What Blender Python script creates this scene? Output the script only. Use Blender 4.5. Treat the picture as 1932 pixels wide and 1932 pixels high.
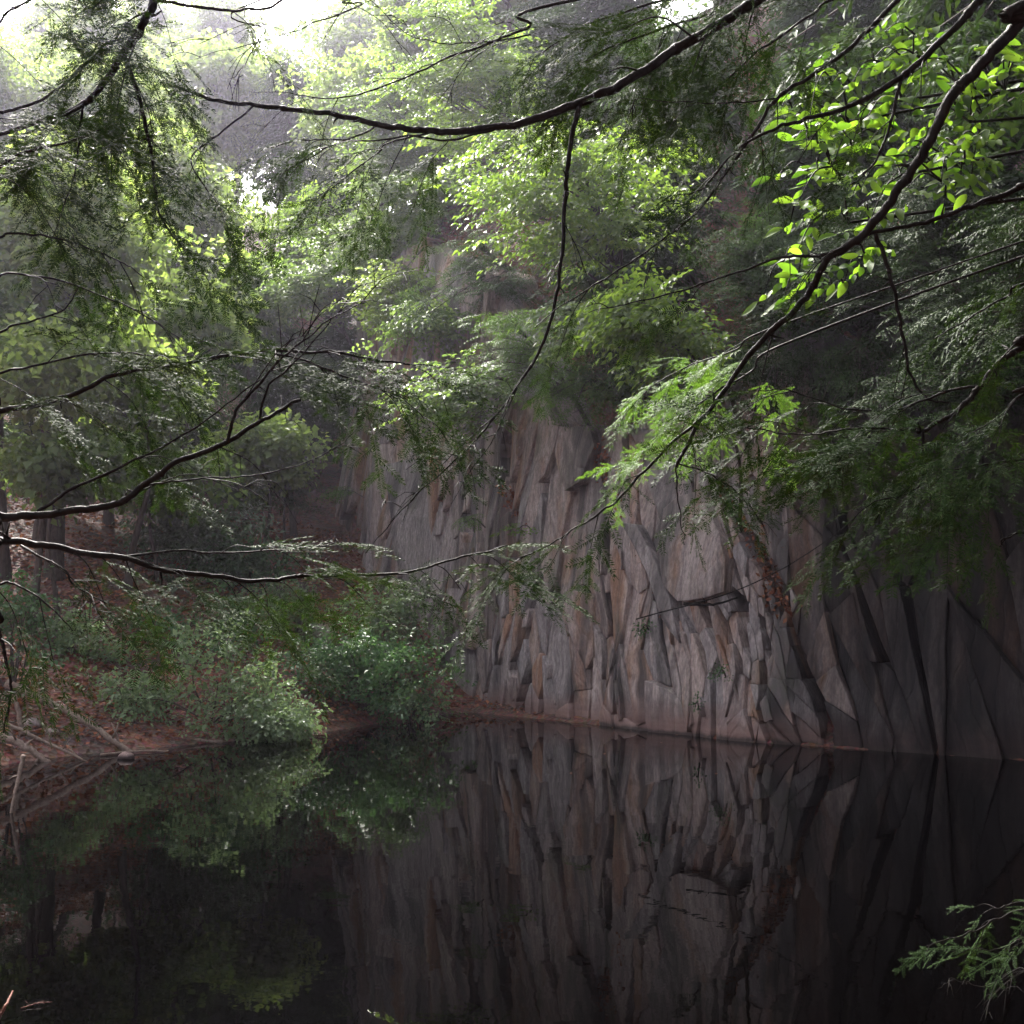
import bpy, math, random
import numpy as np
from mathutils import Vector, Matrix

SC = bpy.context.scene
COL = SC.collection
for o in list(bpy.data.objects):
    bpy.data.objects.remove(o)

# ------------------------------------------------------------------ camera
EYE = np.array([0.0, 0.0, 2.0])
PITCH = math.radians(4.4)
FPX = 2315.0                       # focal length in units of a 1932 px wide picture
cam_d = bpy.data.cameras.new('camera')
cam_d.sensor_width = 36.0
cam_d.lens = 36.0 * FPX / 1932.0
cam_d.clip_start = 0.05
cam_d.clip_end = 2000
cam = bpy.data.objects.new('camera', cam_d)
COL.objects.link(cam)
cam.location = EYE
cam.rotation_euler = (math.radians(90) + PITCH, 0, 0)
SC.camera = cam

# ------------------------------------------------------------------ world, sun, exposure
SUN_AZ = math.radians(-22)         # measured from +Y towards +X
SUN_EL = math.radians(47)
world = bpy.data.worlds.new('World')
SC.world = world
world.use_nodes = True
wn, wl = world.node_tree.nodes, world.node_tree.links
wn.clear()
sky = wn.new('ShaderNodeTexSky')
sky.sky_type = 'NISHITA'
sky.sun_disc = False
sky.sun_elevation = SUN_EL
sky.sun_rotation = SUN_AZ
sky.air_density = 1.0
sky.dust_density = 6.0
sky.ozone_density = 1.0
hs = wn.new('ShaderNodeHueSaturation')
hs.inputs['Saturation'].default_value = 0.22      # a white, misty sky
bg = wn.new('ShaderNodeBackground')
bg.inputs['Strength'].default_value = 0.15
wo = wn.new('ShaderNodeOutputWorld')
wl.new(sky.outputs[0], hs.inputs['Color'])
wl.new(hs.outputs[0], bg.inputs['Color'])
wl.new(bg.outputs[0], wo.inputs['Surface'])

sun_d = bpy.data.lights.new('sun', 'SUN')
sun_d.energy = 5.0
sun_d.angle = math.radians(10)
sun_d.color = (1.0, 0.95, 0.86)
sun = bpy.data.objects.new('sun', sun_d)
COL.objects.link(sun)
sdir = Vector((math.sin(SUN_AZ) * math.cos(SUN_EL), math.cos(SUN_AZ) * math.cos(SUN_EL), math.sin(SUN_EL)))
sun.rotation_euler = sdir.to_track_quat('Z', 'Y').to_euler()
sun.location = sdir * 60

SC.view_settings.view_transform = 'Standard'
SC.view_settings.look = 'None'
SC.view_settings.gamma = 1.0
SC.view_settings.use_curve_mapping = False
SC.view_settings.exposure = 2.1

SC.render.engine = 'CYCLES'
cy = SC.cycles
cy.max_bounces = 5
cy.diffuse_bounces = 2
cy.glossy_bounces = 2
cy.transmission_bounces = 2
cy.volume_bounces = 1
cy.transparent_max_bounces = 4
cy.caustics_reflective = False
cy.caustics_refractive = False
cy.sample_clamp_indirect = 4.0
cy.use_denoising = True
try:
    cy.denoiser = 'OPENIMAGEDENOISE'
    cy.denoising_prefilter = 'ACCURATE'
except Exception:
    pass
cy.use_adaptive_sampling = True
cy.adaptive_threshold = 0.03

# ------------------------------------------------------------------ helpers
FW = np.array([0, math.cos(PITCH), math.sin(PITCH)])
UP = np.array([0, -math.sin(PITCH), math.cos(PITCH)])
RT = np.array([1.0, 0, 0])
rng = np.random.default_rng(7)


def P(u, v, Y):
    """the world point at distance Y seen in direction (u, v)"""
    d = FW + RT * (u - 966) / FPX + UP * (966 - v) / FPX
    return EYE + d * (Y / d[1])


def project(p):
    q = np.asarray(p, float) - EYE
    dz = q @ FW
    return 966 + FPX * (q @ RT) / dz, 966 - FPX * (q @ UP) / dz


def norm(a):
    a = np.asarray(a, float)
    return a / (np.linalg.norm(a) + 1e-12)


def hash2(ix, iy, seed):
    h = (ix.astype(np.int64) * 374761393 + iy.astype(np.int64) * 668265263 + seed * 982451653) & 0x7fffffff
    h = ((h ^ (h >> 13)) * 1274126177) & 0x7fffffff
    return ((h ^ (h >> 16)) & 0xffff) / 65535.0


def vnoise(x, y, seed=0):
    x = np.asarray(x, float); y = np.asarray(y, float)
    ix = np.floor(x); iy = np.floor(y)
    fx = x - ix; fy = y - iy
    fx = fx * fx * (3 - 2 * fx); fy = fy * fy * (3 - 2 * fy)
    a = hash2(ix, iy, seed); b = hash2(ix + 1, iy, seed)
    c = hash2(ix, iy + 1, seed); d = hash2(ix + 1, iy + 1, seed)
    return (a * (1 - fx) + b * fx) * (1 - fy) + (c * (1 - fx) + d * fx) * fy - 0.5


def fbm(x, y, seed=0, oct=4):
    r = 0; a = 1.0; f = 1.0
    for i in range(oct):
        r = r + a * vnoise(x * f, y * f, seed + i * 17)
        a *= 0.5; f *= 2.03
    return r


def mesh_np(name, V, F, smooth=False):
    """V (N,3), F (M,k) or a list of such arrays"""
    V = np.asarray(V, np.float32)
    Fs = F if isinstance(F, list) else [F]
    Fs = [np.asarray(f, np.int32) for f in Fs if len(f)]
    me = bpy.data.meshes.new(name)
    me.vertices.add(len(V))
    me.vertices.foreach_set('co', V.ravel())
    loops = np.concatenate([f.ravel() for f in Fs])
    sizes = np.concatenate([np.full(len(f), f.shape[1], np.int32) for f in Fs])
    starts = np.concatenate([[0], np.cumsum(sizes)[:-1]]).astype(np.int32)
    me.loops.add(len(loops))
    me.loops.foreach_set('vertex_index', loops)
    me.polygons.add(len(sizes))
    me.polygons.foreach_set('loop_start', starts)
    me.polygons.foreach_set('loop_total', sizes)
    if smooth:
        me.polygons.foreach_set('use_smooth', np.ones(len(sizes), bool))
    me.update(calc_edges=True)
    return me


def obj(name, me, mat=None, parent=None):
    o = bpy.data.objects.new(name, me)
    COL.objects.link(o)
    if mat is not None:
        if me.materials:
            me.materials[0] = mat
        else:
            me.materials.append(mat)
    if parent is not None:
        o.parent = parent
    return o


def tag(o, label=None, cat=None, group=None, kind=None):
    if label: o['label'] = label
    if cat: o['category'] = cat
    if group: o['group'] = group
    if kind: o['kind'] = kind
    return o


def empty(name, loc=(0, 0, 0)):
    o = bpy.data.objects.new(name, None)
    COL.objects.link(o)
    o.location = loc
    o.empty_display_size = 0.2
    return o


class MB:
    """collects vertices and faces; build() links them as one mesh"""
    def __init__(self):
        self.v = []; self.q = []; self.t = []; self.n = 0

    def add(self, V, Q=None, T=None):
        V = np.asarray(V, float)
        self.v.append(V)
        if Q is not None and len(Q): self.q.append(np.asarray(Q) + self.n)
        if T is not None and len(T): self.t.append(np.asarray(T) + self.n)
        self.n += len(V)

    def tube(self, pts, rad, sides=6, cap=True, bumpy=0.0):
        pts = np.asarray(pts, float)
        n = len(pts)
        rad = np.broadcast_to(np.asarray(rad, float), (n,))
        tan = np.gradient(pts, axis=0)
        tan /= np.linalg.norm(tan, axis=1, keepdims=True) + 1e-9
        ref = np.array([0.31, 0.12, 0.94]) if abs(tan[0, 2]) < 0.8 else np.array([0.9, 0.4, 0.1])
        a = np.cross(tan, ref); a /= np.linalg.norm(a, axis=1, keepdims=True) + 1e-9
        b = np.cross(tan, a)
        th = np.linspace(0, 2 * np.pi, sides, endpoint=False)
        r = rad[:, None]
        if bumpy:
            r = r * (1 + bumpy * (rng.random((n, sides)) - 0.5))
        V = pts[:, None, :] + (np.cos(th)[None, :, None] * a[:, None, :] + np.sin(th)[None, :, None] * b[:, None, :]) * (r[:, :, None] if np.ndim(r) == 2 else r)
        V = V.reshape(-1, 3)
        i = np.arange(n - 1)[:, None] * sides
        j = np.arange(sides)[None, :]
        k = (j + 1) % sides
        Q = np.stack([i + j, i + k, i + sides + k, i + sides + j], -1).reshape(-1, 4)
        T = []
        if cap:
            V = np.vstack([V, pts[0], pts[-1]])
            c0, c1 = n * sides, n * sides + 1
            for jj in range(sides):
                T.append((c0, (jj + 1) % sides, jj))
                T.append((c1, (n - 1) * sides + jj, (n - 1) * sides + (jj + 1) % sides))
        self.add(V, Q, T)

    def inst(self, tmpl, R, Tr):
        """tmpl = (V (n,3), Q, T); R (m,3,3); Tr (m,3)"""
        V, Q, T = tmpl
        R = np.asarray(R); Tr = np.asarray(Tr)
        m = len(Tr)
        if m == 0: return
        W = np.einsum('mij,nj->mni', R, V) + Tr[:, None, :]
        off = (np.arange(m) * len(V))[:, None, None]
        self.add(W.reshape(-1, 3),
                 (np.asarray(Q)[None] + off).reshape(-1, 4) if len(Q) else None,
                 (np.asarray(T)[None] + off).reshape(-1, 3) if len(T) else None)

    def mesh(self, name, smooth=False, origin=None):
        V = np.vstack(self.v)
        if origin is not None: V = V - np.asarray(origin)
        F = []
        if self.q: F.append(np.vstack(self.q))
        if self.t: F.append(np.vstack(self.t))
        return mesh_np(name, V, F, smooth)

    def build(self, name, mat, parent=None, smooth=False, origin=None):
        o = obj(name, self.mesh(name, smooth, origin), mat, parent)
        if origin is not None and parent is None: o.location = origin
        return o


def curve(pts, n=8):
    """Catmull-Rom through pts"""
    p = np.asarray(pts, float)
    if len(p) < 3:
        t = np.linspace(0, 1, n)[:, None]
        return p[0] * (1 - t) + p[-1] * t
    q = np.vstack([2 * p[0] - p[1], p, 2 * p[-1] - p[-2]])
    out = []
    for i in range(1, len(q) - 2):
        t = np.linspace(0, 1, n, endpoint=False)[:, None]
        a, b, c, d = q[i - 1], q[i], q[i + 1], q[i + 2]
        out.append(0.5 * (2 * b + (c - a) * t + (2 * a - 5 * b + 4 * c - d) * t ** 2 + (3 * b - a - 3 * c + d) * t ** 3))
    out.append(p[-1:])
    return np.vstack(out)


def frame(xdir, updir):
    """columns: x along xdir, z near updir"""
    x = norm(xdir)
    z = np.asarray(updir, float); z = norm(z - x * (z @ x))
    y = np.cross(z, x)
    return np.stack([x, y, z], 1)


# ------------------------------------------------------------------ materials
def newmat(name):
    m = bpy.data.materials.new(name)
    m.use_nodes = True
    nt = m.node_tree
    nt.nodes.clear()
    out = nt.nodes.new('ShaderNodeOutputMaterial')
    return m, nt, out


class NT:
    def __init__(self, nt): self.t = nt

    def n(self, typ, **kw):
        nd = self.t.nodes.new(typ)
        for k, v in kw.items():
            if k.startswith('i_'):
                nd.inputs[k[2:].replace('_', ' ')].default_value = v
            else:
                setattr(nd, k, v)
        return nd

    def l(self, a, b): self.t.links.new(a, b)

    def noise(self, vec, scale, detail=4, rough=0.55, dist=0.0):
        nd = self.n('ShaderNodeTexNoise')
        nd.inputs['Scale'].default_value = scale
        nd.inputs['Detail'].default_value = detail
        nd.inputs['Roughness'].default_value = rough
        nd.inputs['Distortion'].default_value = dist
        if vec is not None: self.l(vec, nd.inputs['Vector'])
        return nd.outputs['Fac']

    def mapv(self, vec, scale=(1, 1, 1), rot=(0, 0, 0)):
        nd = self.n('ShaderNodeMapping')
        nd.inputs['Scale'].default_value = scale
        nd.inputs['Rotation'].default_value = rot
        self.l(vec, nd.inputs['Vector'])
        return nd.outputs['Vector']

    def ramp(self, fac, stops):
        nd = self.n('ShaderNodeValToRGB')
        el = nd.color_ramp.elements
        while len(el) < len(stops): el.new(0.5)
        for e, (p, c) in zip(el, stops):
            e.position = p
            e.color = (c[0], c[1], c[2], 1) if hasattr(c, '__len__') else (c, c, c, 1)
        self.l(fac, nd.inputs['Fac'])
        return nd.outputs['Color']

    def mix(self, fac, a, b, mode='MIX'):
        nd = self.n('ShaderNodeMix', data_type='RGBA', blend_type=mode)
        for s, v in ((nd.inputs[0], fac), (nd.inputs[6], a), (nd.inputs[7], b)):
            if hasattr(v, 'links'): self.l(v, s)
            elif hasattr(v, '__len__'): s.default_value = (v[0], v[1], v[2], 1)
            else: s.default_value = v
        return nd.outputs[2]

    def math(self, op, a, b=None):
        nd = self.n('ShaderNodeMath', operation=op)
        for s, v in zip(nd.inputs, (a, b)):
            if v is None: continue
            if hasattr(v, 'links'): self.l(v, s)
            else: s.default_value = v
        return nd.outputs[0]

    def bump(self, h, strength=0.4, dist=0.05):
        nd = self.n('ShaderNodeBump')
        nd.inputs['Strength'].default_value = strength
        nd.inputs['Distance'].default_value = dist
        self.l(h, nd.inputs['Height'])
        return nd.outputs['Normal']


def leaf_mat(name, cols, trans=0.45, rough=0.45, tcol=None, spec=0.28):
    """cols: list of base colours a leaf is picked from"""
    m, nt, out = newmat(name)
    N = NT(nt)
    geo = N.n('ShaderNodeNewGeometry')
    info = N.n('ShaderNodeObjectInfo')
    k = len(cols)
    rnd = N.math('FRACT', N.math('ADD', geo.outputs['Random Per Island'], N.math('MULTIPLY', info.outputs['Random'], 0.5)))
    c = N.ramp(rnd, [(i / max(1, k - 1), cc) for i, cc in enumerate(cols)])
    cl = N.noise(geo.outputs['Position'], 0.9, 2)
    c = N.mix(1.0, c, N.ramp(cl, [(0.3, 0.72), (0.7, 1.2)]), 'MULTIPLY')
    p = N.n('ShaderNodeBsdfPrincipled')
    p.inputs['Roughness'].default_value = rough
    p.inputs['Specular IOR Level'].default_value = spec
    N.l(c, p.inputs['Base Color'])
    tr = N.n('ShaderNodeBsdfTranslucent')
    tc = N.mix(1.0, c, tcol or (2.0, 2.0, 0.95), 'MULTIPLY')
    N.l(tc, tr.inputs['Color'])
    ms = N.n('ShaderNodeMixShader')
    ms.inputs[0].default_value = trans
    N.l(p.outputs[0], ms.inputs[1]); N.l(tr.outputs[0], ms.inputs[2])
    N.l(ms.outputs[0], out.inputs['Surface'])
    return m


def bark_mat(name, a, b, rough=0.5, scale=9.0, zs=0.3):
    m, nt, out = newmat(name)
    N = NT(nt)
    geo = N.n('ShaderNodeNewGeometry')
    f = N.noise(N.mapv(geo.outputs['Position'], (scale, scale, scale * zs)), 3.0, 5, 0.65)
    p = N.n('ShaderNodeBsdfPrincipled')
    p.inputs['Roughness'].default_value = rough
    p.inputs['Specular IOR Level'].default_value = 0.05
    N.l(N.ramp(f, [(0.3, a), (0.7, b)]), p.inputs['Base Color'])
    N.l(N.bump(f, 0.6, 0.01), p.inputs['Normal'])
    N.l(p.outputs[0], out.inputs['Surface'])
    return m


def rock_mat(name, wet=0.0):
    m, nt, out = newmat(name)
    N = NT(nt)
    geo = N.n('ShaderNodeNewGeometry')
    info = N.n('ShaderNodeObjectInfo')
    pos = geo.outputs['Position']
    wob = N.n('ShaderNodeVectorMath', operation='MULTIPLY_ADD')
    nz = N.n('ShaderNodeTexNoise'); nz.inputs['Scale'].default_value = 0.8
    N.l(pos, nz.inputs['Vector'])
    N.l(nz.outputs['Color'], wob.inputs[0]); wob.inputs[1].default_value = (0.5, 0.5, 0.5); N.l(pos, wob.inputs[2])
    pw = wob.outputs[0]
    streak = N.noise(N.mapv(pw, (1, 1, 0.07)), 9.0, 8, 0.78)
    streak2 = N.noise(N.mapv(pw, (1, 1, 0.13)), 2.4, 5, 0.6)
    fine = N.noise(N.mapv(pos, (1, 1, 0.45)), 22.0, 8, 0.75)
    vor = N.n('ShaderNodeTexVoronoi', feature='DISTANCE_TO_EDGE'); vor.inputs['Scale'].default_value = 3.2
    N.l(N.mapv(pw, (1, 1, 0.16)), vor.inputs['Vector'])
    crack = N.ramp(vor.outputs['Distance'], [(0.0, 0.0), (0.055, 1.0)])
    c = N.ramp(streak, [(0.30, (0.100, 0.083, 0.088)), (0.44, (0.250, 0.208, 0.210)), (0.58, (0.385, 0.328, 0.320)), (0.70, (0.50, 0.44, 0.43))])
    # iron stain
    st = N.ramp(N.math('ADD', N.math('MULTIPLY', streak2, 0.75), N.math('MULTIPLY', info.outputs['Random'], 0.20)), [(0.50, 0.0), (0.62, 0.85)])
    c = N.mix(st, c, N.mix(streak, (0.17, 0.085, 0.055), (0.30, 0.18, 0.115)))
    # slab to slab tone
    c = N.mix(1.0, c, N.ramp(info.outputs['Random'], [(0.0, (0.80, 0.84, 0.88)), (0.5, (1.0, 0.97, 0.96)), (1.0, (1.10, 1.0, 0.95))]), 'MULTIPLY')
    # grain
    c = N.mix(1.0, c, N.ramp(fine, [(0.3, 0.5), (0.7, 1.35)]), 'MULTIPLY')
    # dark seepage runs
    seep = N.noise(N.mapv(pw, (1, 1, 0.05)), 1.7, 4, 0.6)
    c = N.mix(N.ramp(seep, [(0.49, 0.0), (0.62, 0.85)]), c, (0.040, 0.035, 0.038))
    # moss and algae films
    al = N.noise(N.mapv(pos, (1, 1, 0.4)), 1.3, 5, 0.65)
    c = N.mix(N.ramp(al, [(0.56, 0.0), (0.72, 0.6)]), c, (0.075, 0.085, 0.05))
    # pinkish band left by the changing water level
    sep = N.n('ShaderNodeSeparateXYZ'); N.l(pos, sep.inputs[0])
    hz = N.math('ADD', sep.outputs['Z'], N.math('MULTIPLY', N.noise(pos, 1.6, 4), 0.55))
    band = N.ramp(hz, [(0.42, 0.9), (0.82, 0.0)])
    c = N.mix(band, c, N.mix(N.noise(N.mapv(pos, (1, 1, 6)), 2.0, 5), (0.10, 0.055, 0.052), (0.30, 0.19, 0.17)))
    if wet: c = N.mix(N.ramp(N.noise(N.mapv(pw, (1, 1, 0.06)), 3.1, 5, 0.65), [(0.40, wet), (0.70, wet * 0.80)]), c, (0.008, 0.007, 0.008))  # near-black mixed in for wet rock and for the shade on it
    soak = N.math('ADD', sep.outputs['Z'], N.math('MULTIPLY', N.noise(pos, 5.0, 4), 0.10))
    c = N.mix(N.ramp(soak, [(0.075, 0.85), (0.13, 0.0)]), c, (0.03, 0.024, 0.022))
    p = N.n('ShaderNodeBsdfPrincipled')
    N.l(c, p.inputs['Base Color'])
    N.l(N.ramp(seep, [(0.5, 0.62), (0.66, 0.28)]), p.inputs['Roughness'])
    p.inputs['Specular IOR Level'].default_value = 0.12 if wet else 0.3
    h = N.math('ADD', N.math('ADD', N.math('MULTIPLY', streak, 1.0), N.math('MULTIPLY', fine, 0.4)), N.math('MULTIPLY', crack, 0.45))
    N.l(N.bump(h, 0.6, 0.035), p.inputs['Normal'])
    N.l(p.outputs[0], out.inputs['Surface'])
    return m


def ground_mat(name):
    m, nt, out = newmat(name)
    N = NT(nt)
    geo = N.n('ShaderNodeNewGeometry')
    pos = geo.outputs['Position']
    a = N.noise(pos, 1.1, 5)
    v = N.n('ShaderNodeTexVoronoi'); v.inputs['Scale'].default_value = 14; N.l(pos, v.inputs['Vector'])
    c = N.mix(N.ramp(a, [(0.35, 0.0), (0.65, 1.0)]), (0.07, 0.028, 0.021), (0.185, 0.068, 0.044))
    c = N.mix(0.6, c, N.mix(1.0, c, v.outputs['Color'], 'MULTIPLY'))
    c = N.mix(N.ramp(N.noise(pos, 0.5, 4), [(0.58, 0.0), (0.7, 0.7)]), c, (0.035, 0.05, 0.018))
    p = N.n('ShaderNodeBsdfPrincipled')
    p.inputs['Roughness'].default_value = 0.75
    N.l(c, p.inputs['Base Color'])
    N.l(N.bump(N.math('ADD', v.outputs['Distance'], a), 0.8, 0.06), p.inputs['Normal'])
    N.l(p.outputs[0], out.inputs['Surface'])
    return m


def water_mat(name):
    m, nt, out = newmat(name)
    N = NT(nt)
    geo = N.n('ShaderNodeNewGeometry')
    f = N.noise(geo.outputs['Position'], 2.2, 3)
    p = N.n('ShaderNodeBsdfPrincipled')
    p.inputs['Base Color'].default_value = (0.00015, 0.00012, 0.0001, 1)
    p.inputs['Roughness'].default_value = 0.012
    p.inputs['IOR'].default_value = 1.22
    N.l(N.bump(f, 0.10, 0.012), p.inputs['Normal'])
    N.l(p.outputs[0], out.inputs['Surface'])
    return m


M = {
    'rock': rock_mat('rock'),
    'wet_shaded_rock': rock_mat('wet_shaded_rock', 0.97),
    'damp_shaded_rock': rock_mat('damp_shaded_rock', 0.62),
    'ground': ground_mat('ground'),
    'water': water_mat('water'),
    'bark': bark_mat('bark', (0.030, 0.024, 0.022), (0.085, 0.068, 0.060), 0.7),
    'wet_bark': bark_mat('wet_bark', (0.004, 0.003, 0.003), (0.013, 0.010, 0.009), 0.55, 14, 0.5),
    'grey_wood': bark_mat('grey_wood', (0.10, 0.075, 0.062), (0.26, 0.20, 0.17), 0.7, 8, 1.0),
    'beech': leaf_mat('beech_leaf', [(0.070, 0.120, 0.024), (0.100, 0.165, 0.034), (0.140, 0.205, 0.045)], 0.55),
    'birch': leaf_mat('birch_leaf', [(0.065, 0.110, 0.042), (0.095, 0.150, 0.058), (0.130, 0.185, 0.075)], 0.52),
    'maple': leaf_mat('maple_leaf', [(0.100, 0.150, 0.055), (0.140, 0.200, 0.075), (0.185, 0.240, 0.095)], 0.55),
    'shrub': leaf_mat('shrub_leaf', [(0.095, 0.145, 0.080), (0.135, 0.190, 0.108), (0.175, 0.235, 0.135)], 0.40, 0.45, (1.5, 1.6, 1.0), 0.22),
    'dark_shrub': leaf_mat('dark_shrub_leaf', [(0.036, 0.082, 0.036), (0.056, 0.112, 0.050), (0.080, 0.142, 0.060)], 0.35, 0.45, (1.5, 1.6, 1.0), 0.2),
    'laurel': leaf_mat('laurel_leaf', [(0.050, 0.082, 0.045), (0.075, 0.110, 0.060)], 0.15, 0.3, None, 0.6),
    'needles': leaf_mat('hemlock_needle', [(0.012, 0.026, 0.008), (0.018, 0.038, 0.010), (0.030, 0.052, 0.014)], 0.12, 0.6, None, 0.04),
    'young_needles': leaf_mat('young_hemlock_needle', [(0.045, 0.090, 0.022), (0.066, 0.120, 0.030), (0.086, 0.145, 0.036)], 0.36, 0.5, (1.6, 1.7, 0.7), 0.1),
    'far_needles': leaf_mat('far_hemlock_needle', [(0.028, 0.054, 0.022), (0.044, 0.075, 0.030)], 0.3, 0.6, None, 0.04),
    'hickory': leaf_mat('hickory_leaf', [(0.050, 0.105, 0.020), (0.080, 0.145, 0.028), (0.115, 0.180, 0.040)], 0.55, 0.5, (1.7, 1.85, 0.55), 0.08),
    'litter': leaf_mat('dead_leaf', [(0.11, 0.036, 0.024), (0.20, 0.072, 0.044), (0.30, 0.135, 0.085), (0.15, 0.048, 0.034)], 0.1, 0.6, None, 0.08),
    'red_twig': bark_mat('red_twig', (0.075, 0.030, 0.022), (0.16, 0.075, 0.05), 0.5, 10, 1),
    'moss': leaf_mat('moss', [(0.030, 0.050, 0.010), (0.055, 0.075, 0.014)], 0.1, 0.8),
}

# ------------------------------------------------------------------ plan of the place
# cliff foot in plan, right to left, with the height of the lip
CLIFF = np.array([(24, -6, 7.0), (17, 8, 7.5), (11, 13, 7.6), (6.9, 16.1, 7.2), (4.8, 17.5, 6.6), (3.4, 18.5, 6.0), (2.07, 20.3, 5.4),
                  (0.33, 22.3, 5.8), (-1.4, 24.6, 9.0), (-3.2, 27.6, 10.8), (-4.7, 31.0, 10.8), (-5.6, 36, 9.0), (-6.5, 46, 9.0)], float)
CXY = CLIFF[:, :2]
SEG = np.linalg.norm(np.diff(CXY, axis=0), axis=1)
CS = np.concatenate([[0], np.cumsum(SEG)])
LEAN = 0.10


def cliff_base(s):
    s = np.asarray(s, float)
    w = 0.6
    x = np.mean([np.interp(s + k, CS, CXY[:, 0]) for k in (-w, 0, w)], axis=0)
    y = np.mean([np.interp(s + k, CS, CXY[:, 1]) for k in (-w, 0, w)], axis=0)
    x0, x1 = np.interp(s - 0.8, CS, CXY[:, 0]), np.interp(s + 0.8, CS, CXY[:, 0])
    y0, y1 = np.interp(s - 0.8, CS, CXY[:, 1]), np.interp(s + 0.8, CS, CXY[:, 1])
    tx, ty = x1 - x0, y1 - y0
    L = np.hypot(tx, ty) + 1e-9
    tx, ty = tx / L, ty / L
    # outward normal: towards the pond
    return x, y, -ty * np.sign(1), tx * np.sign(1), tx, ty


def cliff_pt(s, z, d=0.0):
    s, z, d = np.broadcast_arrays(np.asarray(s, float), np.asarray(z, float), np.asarray(d, float))
    x, y, nx, ny, _, _ = cliff_base(s)
    off = d - LEAN * np.maximum(z, 0)
    return np.stack([x + nx * off, y + ny * off, z], -1)


def cliff_top(s):
    return np.interp(s, CS, CLIFF[:, 2])


_gs, _gz = np.meshgrid(np.linspace(6, CS[-1] - 4, 700), np.linspace(-0.3, 12, 260), indexing='ij')
_gp = cliff_pt(_gs, _gz)
_gu, _gv = project(_gp.reshape(-1, 3))


def cliff_hit(u, v):
    i = np.argmin((_gu - u) ** 2 + (_gv - v) ** 2)
    return _gs.ravel()[i], _gz.ravel()[i]


POND = np.array([(11, 13), (6.9, 16.1), (4.8, 17.5), (3.4, 18.5), (2.07, 20.3), (0.33, 22.3), (-0.9, 23.6),
                 (-1.9, 22.0), (-2.5, 20.9), (-3.2, 19.2), (-4.7, 18.1), (-6.0, 16.7), (-7.4, 14.0), (-7.6, 11.5), (-5.6, 8.6),
                 (-3.5, 6.0), (-2.2, 4.2), (0, 3.2), (3, 3.2), (5, 4.6), (7.4, 7.2), (9.6, 10.4)], float)


def poly_dist(X, Y, poly):
    """distance to the outline, negative inside"""
    best = np.full(X.shape, 1e9)
    inside = np.zeros(X.shape, bool)
    n = len(poly)
    for i in range(n):
        a, b = poly[i], poly[(i + 1) % n]
        ab = b - a
        t = np.clip(((X - a[0]) * ab[0] + (Y - a[1]) * ab[1]) / (ab @ ab), 0, 1)
        best = np.minimum(best, np.hypot(X - a[0] - t * ab[0], Y - a[1] - t * ab[1]))
        c = (a[1] > Y) != (b[1] > Y)
        with np.errstate(divide='ignore', invalid='ignore'):
            xi = (b[0] - a[0]) * (Y - a[1]) / (b[1] - a[1] + 1e-12) + a[0]
        inside ^= c & (X < xi)
    return np.where(inside, -best, best)


def cliff_dist(X, Y):
    """signed distance to the cliff foot line (positive behind it) and arc length"""
    best = np.full(X.shape, 1e9); ss = np.zeros(X.shape); sg = np.ones(X.shape)
    for i in range(len(CXY) - 1):
        a, b = CXY[i], CXY[i + 1]
        ab = b - a
        t = np.clip(((X - a[0]) * ab[0] + (Y - a[1]) * ab[1]) / (ab @ ab), 0, 1)
        dx, dy = X - a[0] - t * ab[0], Y - a[1] - t * ab[1]
        d = np.hypot(dx, dy)
        side = np.sign(ab[1] * dx - ab[0] * dy)     # right of the right-to-left direction is behind
        k = d < best
        best = np.where(k, d, best); ss = np.where(k, CS[i] + t * SEG[i], ss); sg = np.where(k, side, sg)
    return best * sg, ss


def ground_h(X, Y):
    X = np.asarray(X, float); Y = np.asarray(Y, float)
    dp = poly_dist(X, Y, POND)
    dc, s = cliff_dist(X, Y)
    rough = fbm(X * 0.35, Y * 0.35, 3) * 0.5 + fbm(X * 1.6, Y * 1.6, 9, 3) * 0.14
    k = 0.16 + 0.36 * np.clip((Y - 6) / 7, 0, 1)
    d = np.maximum(dp, 0)
    land = 0.03 + k * np.minimum(d, 6) + 0.42 * np.clip(d - 6, 0, 12) * np.clip((Y - 2) / 8, 0.3, 1)
    land = land + 0.62 * np.clip(d - 16, 0, 22) * np.clip((Y - 4) / 10, 0, 1)
    land = land + rough * np.clip(d / 2.0, 0, 1)
    bed = -0.03 - 0.32 * np.clip(-dp, 0, 8)
    front = np.where(dp > 0, land, bed)
    top = cliff_top(s) + 0.85 * np.clip(dc - 1.2, 0, 9) + 0.40 * np.clip(dc - 10, 0, 14) + rough * 1.3
    w = np.clip((dc - 0.7) / 0.7, 0, 1)
    return front * (1 - w) + np.maximum(top, front) * w


def gh(x, y):
    return float(ground_h(np.array([x]), np.array([y]))[0])


# ground sheet
def axis(lo, hi, step, far, n):
    core = np.arange(lo, hi + step / 2, step)
    g = np.linspace(0, 1, n + 1)[1:] ** 1.6
    return np.concatenate([(lo - g * (lo + far))[::-1], core, hi + g * (far - hi)])


gx = axis(-28, 26, 0.4, 120, 14)
gy = axis(-6, 58, 0.4, 120, 14)
GX, GY = np.meshgrid(gx, gy, indexing='ij')
GZ = ground_h(GX, GY)
nx_, ny_ = GX.shape
ii, jj = np.meshgrid(np.arange(nx_ - 1), np.arange(ny_ - 1), indexing='ij')
gq = np.stack([ii * ny_ + jj, (ii + 1) * ny_ + jj, (ii + 1) * ny_ + jj + 1, ii * ny_ + jj + 1], -1).reshape(-1, 4)
ground = obj('ground', mesh_np('ground', np.stack([GX, GY, GZ], -1).reshape(-1, 3), gq, True), M['ground'])
tag(ground, 'wooded slope covered in red brown leaf litter', kind='structure')

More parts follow.
